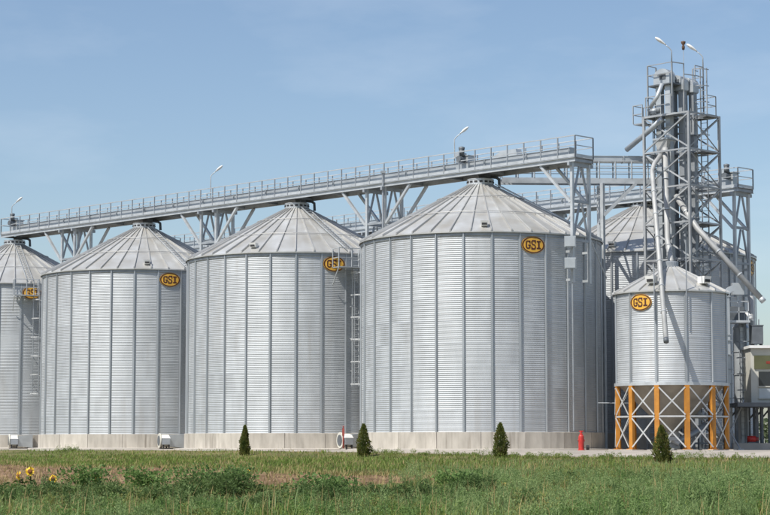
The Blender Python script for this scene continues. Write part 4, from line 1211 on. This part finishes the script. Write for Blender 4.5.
# low leafy weeds, in clumps with gaps; lower where the bare strip lies behind them
def left_low(X, Y):
    return np.interp(X / Y, [-.21, .005, .03], [1, 1, 0]) * np.interp(Y, [30, 34, 50], [0, 1, 1])
X, Y = scatter(3600, 21, 62, 1.0)
sm = soil_mask(X, Y)
cl = patch(X, Y, .9, 4) * .6 + patch(X, Y, 2.3, 6) * .4
k = (rng.uniform(0, 1, len(X)) < (cl * 1.7 - .35)) & (rng.uniform(0, 1, len(X)) > sm * .96) & keep_out(X, Y)
X, Y, cl = X[k], Y[k], cl[k]
H = (.08 + .40 * cl ** 1.5 + .06 * rng.standard_normal(len(X))).clip(.07, .6) * np.interp(Y, [24, 42, 62], [.95, .9, .55])
H *= (1 - .5 * left_low(X, Y)) * np.where(X / Y < .03, .72, .9)
v, f, t = weeds(X, Y, H, 84, .050, .50, asp=(.25, .5))
tag(put('weeds', npmesh('weeds', v, f, 'weed', t)), 'clumps of low leafy green weeds across the foreground', 'weeds', kind='stuff')
# feathery pale weeds, mostly on the right half
X, Y = scatter(6200, 21, 78, 1.0)
cl = patch(X, Y, .7, 7) * .6 + patch(X, Y, 1.9, 2) * .4
k = (rng.uniform(0, 1, len(X)) < np.interp(X / Y, [-.2, -.05, .03, .2], [.22, .3, .8, 1.0]) * (1.5 * cl - .15)) & (rng.uniform(0, 1, len(X)) > soil_mask(X, Y)) & keep_out(X, Y)
X, Y, cl = X[k], Y[k], cl[k]
H = (.14 + .36 * cl ** 1.3 + .09 * rng.standard_normal(len(X))).clip(.10, .70) * np.interp(Y, [24, 45, 78], [1.0, .85, .55])
H *= (1 - .5 * left_low(X, Y)) * np.where(X / Y < .03, .7, 1.0)
v, f, t = weeds(X, Y, H, 62, .046, .13, -1.3, (.12, .25))
tag(put('feathery_weeds', npmesh('feathery_weeds', v, f, 'weed_pale', t)), 'feathery pale green weeds thick on the right of the foreground', 'weeds', kind='stuff')
# rough tall clumps of mixed weeds
def clumps(n, seed_mat, label, leaf, asp):
    CX, CY = scatter(n, 22, 50, 1.0)
    lo = (CX / CY < .01)
    k = ~(lo & (CY > 29.5)) & keep_out(CX, CY); CX, CY, lo = CX[k], CY[k], lo[k]
    ch = rng.uniform(.26, .62, len(CX)) * np.where(lo, .68, 1.0); cr = rng.uniform(.15, .60, len(CX))
    m = 16; i = np.repeat(np.arange(len(CX)), m); q = np.sqrt(rng.uniform(0, 1, len(i))); a = rng.uniform(0, 6.283, len(i))
    X, Y = CX[i] + cr[i] * q * np.cos(a), CY[i] + cr[i] * q * np.sin(a)
    H = ch[i] * (1 - .6 * q ** 2) * rng.uniform(.6, 1.12, len(i))
    v, f, t = weeds(X, Y, H, 52, leaf, asp, -.6)
    tag(put('weed_clumps', npmesh('weed_clumps', v, f, seed_mat, t)), label, 'weeds', kind='stuff')
clumps(95, 'weed', 'rough tall green weed clumps scattered in the foreground', .055, .26)
clumps(170, 'weed_pale', 'rough tall pale weed clumps scattered in the foreground', .046, .16)
clumps(60, 'weed_yellow', 'yellowish weed clumps scattered in the foreground', .05, .20)
X, Y = scatter(5200, 21, 70, 1.1)
k = keep_out(X, Y) & (rng.uniform(0, 1, len(X)) > soil_mask(X, Y) * .9) & (patch(X, Y, 1.1, 3) > .35); X, Y = X[k], Y[k]
v, f, t = blades(X, Y, ground_z(X, Y) - .02, rng.uniform(.22, .55, len(X)) * np.where((X / Y < .01) & (Y > 30), .6, 1), .007 + .00018 * Y, rng.uniform(.05, .5, len(X)), rng.uniform(.3, 1, len(X)))
tag(put('dry_stalks', npmesh('dry_stalks', v, f, 'grass_dry', t)), 'thin dry stalks standing up among the weeds', 'grass', kind='stuff')
# broad masses of weeds that swell above the rest
def masses(spots, mat, label, leaf, stems=70, nl=70, sp=.24):
    xs, ys, hs = [], [], []
    for px, Yc, hgt, wid in spots:
        q = np.sqrt(rng.uniform(0, 1, stems)); a = rng.uniform(0, 6.283, stems)
        xs.append((px - 385) / F_PX * Yc + wid / 2 * q * np.cos(a)); ys.append(Yc + wid * .35 * q * np.sin(a)); hs.append(hgt * (1 - .55 * q ** 1.6) * rng.uniform(.55, 1.1, stems))
    X, Y, H = np.concatenate(xs), np.concatenate(ys), np.concatenate(hs)
    v, f, t = weeds(X, Y, H, nl, leaf, sp, -.3, (.2, .42))
    tag(put('weed_mass', npmesh('weed_mass', v, f, mat, t)), label, 'weeds', kind='stuff')
masses([(52, 35, .46, 1.2), (112, 33.5, .52, 1.3), (172, 33, .48, 1.1), (206, 36, .62, 1.2), (236, 36.5, .66, 1.0), (292, 32, .42, 1.2), (326, 34, .48, 1.0), (358, 33, .46, 1.1), (412, 34, .42, 1.2), (474, 35.5, .54, 1.1), (12, 31, .40, 1.0), (80, 28, .34, 1.0), (190, 27.5, .34, 1.0), (262, 27, .32, .9), (395, 28, .34, 1.0), (455, 29, .36, 1.0)],
       'weed_deep', 'broad swelling masses of dark green weeds in the left foreground', .085, 60, 48, .30)
masses([(560, 39, .46, 1.0), (618, 31, .40, 1.0), (672, 40, .48, 1.0), (735, 31, .42, 1.0), (530, 28, .36, .9), (700, 27, .36, .9), (645, 44, .42, 1.1)],
       'weed_deep', 'darker leafy weed masses in the right foreground', .070, 50, 48, .28)
masses([(548, 37, .52, 1.2), (602, 34, .55, 1.2), (650, 38, .55, 1.1), (690, 33, .56, 1.3), (738, 36, .56, 1.1), (520, 33, .48, 1.1), (640, 30, .46, 1.0), (752, 29, .44, 1.0), (575, 29, .44, 1.0), (715, 44, .50, 1.2), (590, 45, .46, 1.2)],
       'weed_pale', 'broad soft masses of pale weeds in the right foreground', .044, 80, 70, .15)
# greener weeds heaped along the edge of the paving
n = 520
uu = rng.uniform(-24, 30, n); k = patch(uu, uu * .3, .55, 3) > np.interp(uu, [-24, -2, 4, 30], [.30, .35, .62, .66]); uu = uu[k]
ww = np.interp(uu, [-60, -14, -6, 2, 12, 60], [9.2, 9.0, 8.3, 7.6, 6.85, 6.8]) + .25 + np.abs(rng.standard_normal(len(uu))) * .7
X, Y = S1.x + U.x * uu - V.x * ww, S1.y + U.y * uu - V.y * ww
v, f, t = weeds(X, Y, rng.uniform(.14, .36, len(X)) * (.5 + .7 * patch(uu, uu, 1.3, 2)), 70, .075, .6)
tag(put('edge_weeds', npmesh('edge_weeds', v, f, 'grass', t)), 'bright green weeds heaped along the edge of the paving', 'weeds', kind='stuff')
# tall soft green blades rising out of the weeds, mostly on the right
X, Y = scatter(30000, 21, 80, 1.2)
k = keep_out(X, Y) & (soil_mask(X, Y) < .2) & (rng.uniform(0, 1, len(X)) < np.interp(X / Y, [-.2, -.02, .03, .2], [.25, .35, .9, 1.0]) * (1.5 * patch(X, Y, 1.4, 6) - .2)); X, Y = X[k], Y[k]
hh = (.16 + .34 * patch(X, Y, .9, 1) * rng.uniform(.4, 1.1, len(X))) * np.where((X / Y < .01) & (Y > 30), .55, 1) * np.interp(Y, [24, 50, 80], [1, .85, .6])
v, f, t = blades(X, Y, ground_z(X, Y) - .02, hh, .009 + .0002 * Y, rng.uniform(.05, .55, len(X)), rng.uniform(0, 1, len(X)))
tag(put('tall_grass', npmesh('tall_grass', v, f, 'weed_pale', t)), 'tall soft pale green grass blades rising out of the weeds', 'grass', kind='stuff')
# clods on the bare strip
n = 1500
Y = rng.uniform(45, 82, n); X = rng.uniform(-17, 2.2, n); k = soil_mask(X, Y) > .45; X, Y = X[k], Y[k]; n = len(X)
s = rng.uniform(.03, .13, n)[:, None]; c = np.stack([X, Y, ground_z(X, Y) + .01], 1)
off = np.array([[1, 0, 0], [0, 1, 0], [-1, 0, 0], [0, -1, 0], [0, 0, .8]])
v = (c[:, None, :] + off[None] * s[:, None, :] * rng.uniform(.6, 1.4, (n, 5, 3))).reshape(-1, 3)
i = np.arange(n)[:, None] * 5; f = np.concatenate([i + [0, 1, 4], i + [1, 2, 4], i + [2, 3, 4], i + [3, 0, 4]])
simple('clod', (0.20, 0.13, 0.078), 0.95, 0, 0.4, 1.5, coord='Object')
tag(put('soil_clods', npmesh('soil_clods', v, f, 'clod')), 'crumbled brown clods on the bare soil strip', 'soil', kind='stuff')

# individual bushes
def bush(px, Y, hgt, wid, mat, label, nl=900, leaf=.085):
    x = (px - 385) / F_PX * Y
    z = gz(x, Y)
    r = thing('weed_bush', label, 'bush', (x, Y, z), group='tall weed bushes in the foreground')
    ns = 9; b = MB(); tips = []
    for k in range(ns):
        a = rng.uniform(0, 2 * np.pi); q = rng.uniform(.3, 1) * wid / 2; hh = hgt * rng.uniform(.65, 1.0)
        tip = Vector((q * math.cos(a), q * math.sin(a), hh)); tips.append(tip)
        b.tube([(0, 0, -.05), tip * .5 + Vector((0, 0, hgt * .08)), tip], [.012, .009, .004], 5, False)
    b.build('stem', 'sunleaf', r)
    i = rng.integers(0, ns, nl); f = rng.uniform(.15, 1.02, nl) ** .75
    tp = np.array([tuple(t) for t in tips])[i]
    c = tp * f[:, None] + rng.standard_normal((nl, 3)) * np.array([wid * .12, wid * .12, hgt * .06])
    c[:, 2] = np.maximum(c[:, 2], .01)
    t = unit(np.stack([c[:, 0], c[:, 1], 0 * f], 1) * 1.2 / wid + rng.standard_normal((nl, 3)) * .6 + [0, 0, .25])
    nn = unit(np.cross(t, rng.standard_normal((nl, 3))))
    L = leaf * rng.uniform(.5, 1.25, nl)
    v, fa = quads(c, t, nn, L, L * .5)
    put('foliage', npmesh('foliage', v, fa, mat, np.repeat(rng.uniform(0, 1, nl) * .7 + .3 * f, 4)), r)
bush(218, 37.0, .62, 1.35, 'weed', 'tall round weed bush below the gap between second and third silo', 1500)
bush(84, 40.5, .52, .9, 'weed', 'dark weed bush right of the sunflowers at the left', 900)
bush(152, 40, .48, 1.2, 'weed', 'broad weed bush between the sunflowers and the tall round bush', 1000)
bush(330, 35.5, .46, 1.2, 'weed', 'weed bush in the foreground below the second silo fan', 1000)
bush(455, 36.5, .50, .95, 'weed', 'dark weed bush left of the small yellow flowered plant', 900)
bush(712, 35, .50, 1.3, 'weed_pale', 'pale feathery weed bush at the lower right', 1300, .06)

# sunflowers
def sunflower(px, py, Y, head, face, label, dry=False, leaves=7, side=0.0):
    p = at(px, py, Y); z0 = gz(p.x, Y); H = p.z - z0
    r = thing('sunflower', label, 'sunflower', (p.x, Y, z0), group='sunflowers at the edge of the field')
    b = MB(); b.tube([(.03, .05, -.05), (.015, .03, H * .5), (0, .03, H * .9), (0, .02, H)], [.016, .014, .011, .010], 7); b.build('stem', 'sunleaf', r, True)
    f = Vector(face).normalized(); sx = f.cross(Vector((0, 0, 1))).normalized(); sy = sx.cross(f)
    C = Vector((0, -.01, H))
    b = MB(); N = 20
    for ring, (rr, out) in enumerate(((.46, .0), (.46, .018), (.25, .03))): b.v += [tuple(C + f * out + (sx * math.cos(2 * math.pi * k / N) + sy * math.sin(2 * math.pi * k / N)) * head * .5 * rr) for k in range(N)]
    b.v.append(tuple(C + f * .032))
    for j in range(2): b.f += [(j * N + k, j * N + (k + 1) % N, (j + 1) * N + (k + 1) % N, (j + 1) * N + k) for k in range(N)]
    b.f += [(2 * N + k, 2 * N + (k + 1) % N, 3 * N) for k in range(N)]
    hd = b.build('flower_disc', 'disc_seed', r)
    for k in range(18):
        a = 2 * math.pi * (k + .3 * random.random()) / 18; d = sx * math.cos(a) + sy * math.sin(a); e = f.cross(d); l = head * .5 * random.uniform(.85, 1.05)
        o_ = f * (.004 * (k % 2)); m = MB()
        cup = f * random.uniform(-.02, .03)
        m.add([C + d * head * .19 + o_, C + d * (l * .72) + e * head * .095 + o_ + cup, C + d * l + cup * 1.6 + o_, C + d * (l * .72) - e * head * .095 + o_ + cup], [(0, 1, 2, 3)])
        m.build('petal', 'petal_dry' if dry else 'petal', hd)
    for k in range(leaves):
        a = k * 2.4 + px; zz = H * (.25 + .6 * k / leaves); l = .17 * (1.15 - .5 * k / leaves); d = Vector((math.cos(a), math.sin(a), .15)); e = Vector((-math.sin(a), math.cos(a), 0)); base = Vector((0, .03, zz))
        me = npmesh('leaf', np.array([tuple(q) for q in (base, base + d * l * .45 + e * l * .36 + Vector((0, 0, .02)), base + d * l + Vector((0, 0, -.06)), base + d * l * .45 - e * l * .36 + Vector((0, 0, .02)))]), np.array([[0, 1, 2, 3]]), 'sunleaf', np.full(4, random.random()))
        put('leaf', me, r)
sunflower(30, 471.5, 41, .215, (.15, -1, .25), 'tallest open sunflower near the left edge, largest bright yellow head')
sunflower(18.8, 475.5, 41.3, .20, (-.93, -.45, .1), 'sunflower seen edge on, left of the tallest one')
sunflower(53, 478.8, 40.5, .185, (.1, -1, .35), 'third sunflower from the left edge, lower head facing the camera')
sunflower(97.5, 478, 42, .15, (.4, -.8, -.1), 'faded sunflower with a dull drooping head right of the bright ones', True)
sunflower(247.5, 470.5, 47, .14, (.2, -1, .3), 'small yellow sunflower alone before the soil strip, below the second silo', False, 4)
sunflower(503, 484.5, 37, .13, (.2, -.6, .8), 'small pale flowering plant below the third cypress, dull yellow head', True, 12)

# four clipped thuja trees in a row
def thuja(px, yb, yt, Y, label, wid, lean=0.0):
    x = (px - 385) / F_PX * Y; z = gz(x, Y); H = at(px, yt, Y).z - z
    r = thing('cypress_tree', label, 'tree', (x, Y, z), group='young cypress trees before the silos')
    b = MB(); b.tube([(0, 0, -.1), (lean * .3, 0, H * .5), (lean, 0, H * .92)], [.035, .025, .008], 7); b.build('trunk', 'bark', r)
    n = 4200
    f = rng.uniform(.03, 1, n) ** 1.15
    ph = rng.uniform(0, 2 * np.pi, n)
    prof = np.interp(f, [0, .08, .25, .5, .75, .9, 1], [.72, .92, 1.0, .86, .56, .30, .05]) * wid / 2
    lump = 1 + .18 * np.sin(3 * ph + 9 * f + px) + .16 * np.sin(5 * ph - 17 * f + 2 * px) + .10 * rng.standard_normal(n)
    rad = prof * lump * (1 - .55 * rng.uniform(0, 1, n) ** 2.2)
    c = np.stack([rad * np.cos(ph) + lean * f, rad * np.sin(ph), f * H * .97], 1)
    t = unit(np.stack([np.cos(ph) * .55, np.sin(ph) * .55, 1 + 0 * f], 1) + .35 * rng.standard_normal((n, 3)))
    nn = unit(np.cross(t, np.stack([np.cos(ph + .6), np.sin(ph + .6), 0 * f], 1) + .5 * rng.standard_normal((n, 3))))
    L = rng.uniform(.05, .13, n) * np.interp(f, [0, 1], [1.1, .8])
    v, fa = quads(c, t, nn, L, L * .42)
    tint = np.repeat(.35 * rng.uniform(0, 1, n) + .65 * (.5 + .5 * np.sin(4 * ph + 9 * f + 3 * np.sin(6 * f))), 4)
    put('crown', npmesh('crown', v, fa, 'thuja', tint), r)
    k = (np.sin(2 * ph + 5 * f + px) + .8 * rng.standard_normal(n) > 1.15) & (f < .8)
    v, fa = quads(c[k] * [1.03, 1.03, 1.0], t[k], nn[k], L[k], L[k] * .4)
    put('dry_sprays', npmesh('dry_sprays', v, fa, 'thuja_dry', np.repeat(rng.uniform(0, 1, int(k.sum())), 4)), r)
thuja(245, 454.5, 425, 104.0, 'smallest cypress, leftmost of the four, before the second silo', .44, .03)
thuja(364, 457, 423.5, 97.4, 'cypress standing by the gap between nearest and second silo', .60, -.02)
thuja(500, 457.5, 422.5, 91.0, 'cypress standing before the middle of the nearest silo', .58)
thuja(661, 463, 425, 80.5, 'cypress standing before the orange legs of the hopper silo', .62, -.03)

# far tree belt beyond the yard
n = 26000
xx = rng.uniform(-260, 420, n); yy = rng.uniform(480, 540, n)
top = 4.0 + 2.5 * patch(xx, yy, .045, 2) + 1.5 * patch(xx, yy, .16, 5)
c = np.stack([xx, yy, rng.uniform(0, 1, n) ** .6 * top], 1)
t = unit(rng.standard_normal((n, 3))); nn = unit(np.cross(t, rng.standard_normal((n, 3)))); L = rng.uniform(.8, 2.0, n)
v, fa = quads(c, t, nn, L, L * .7)
tag(put('far_trees', npmesh('far_trees', v, fa, 'far_leaf', np.repeat(rng.uniform(0, 1, n), 4))), 'distant low belt of green trees seen at the right edge', 'trees', kind='stuff')
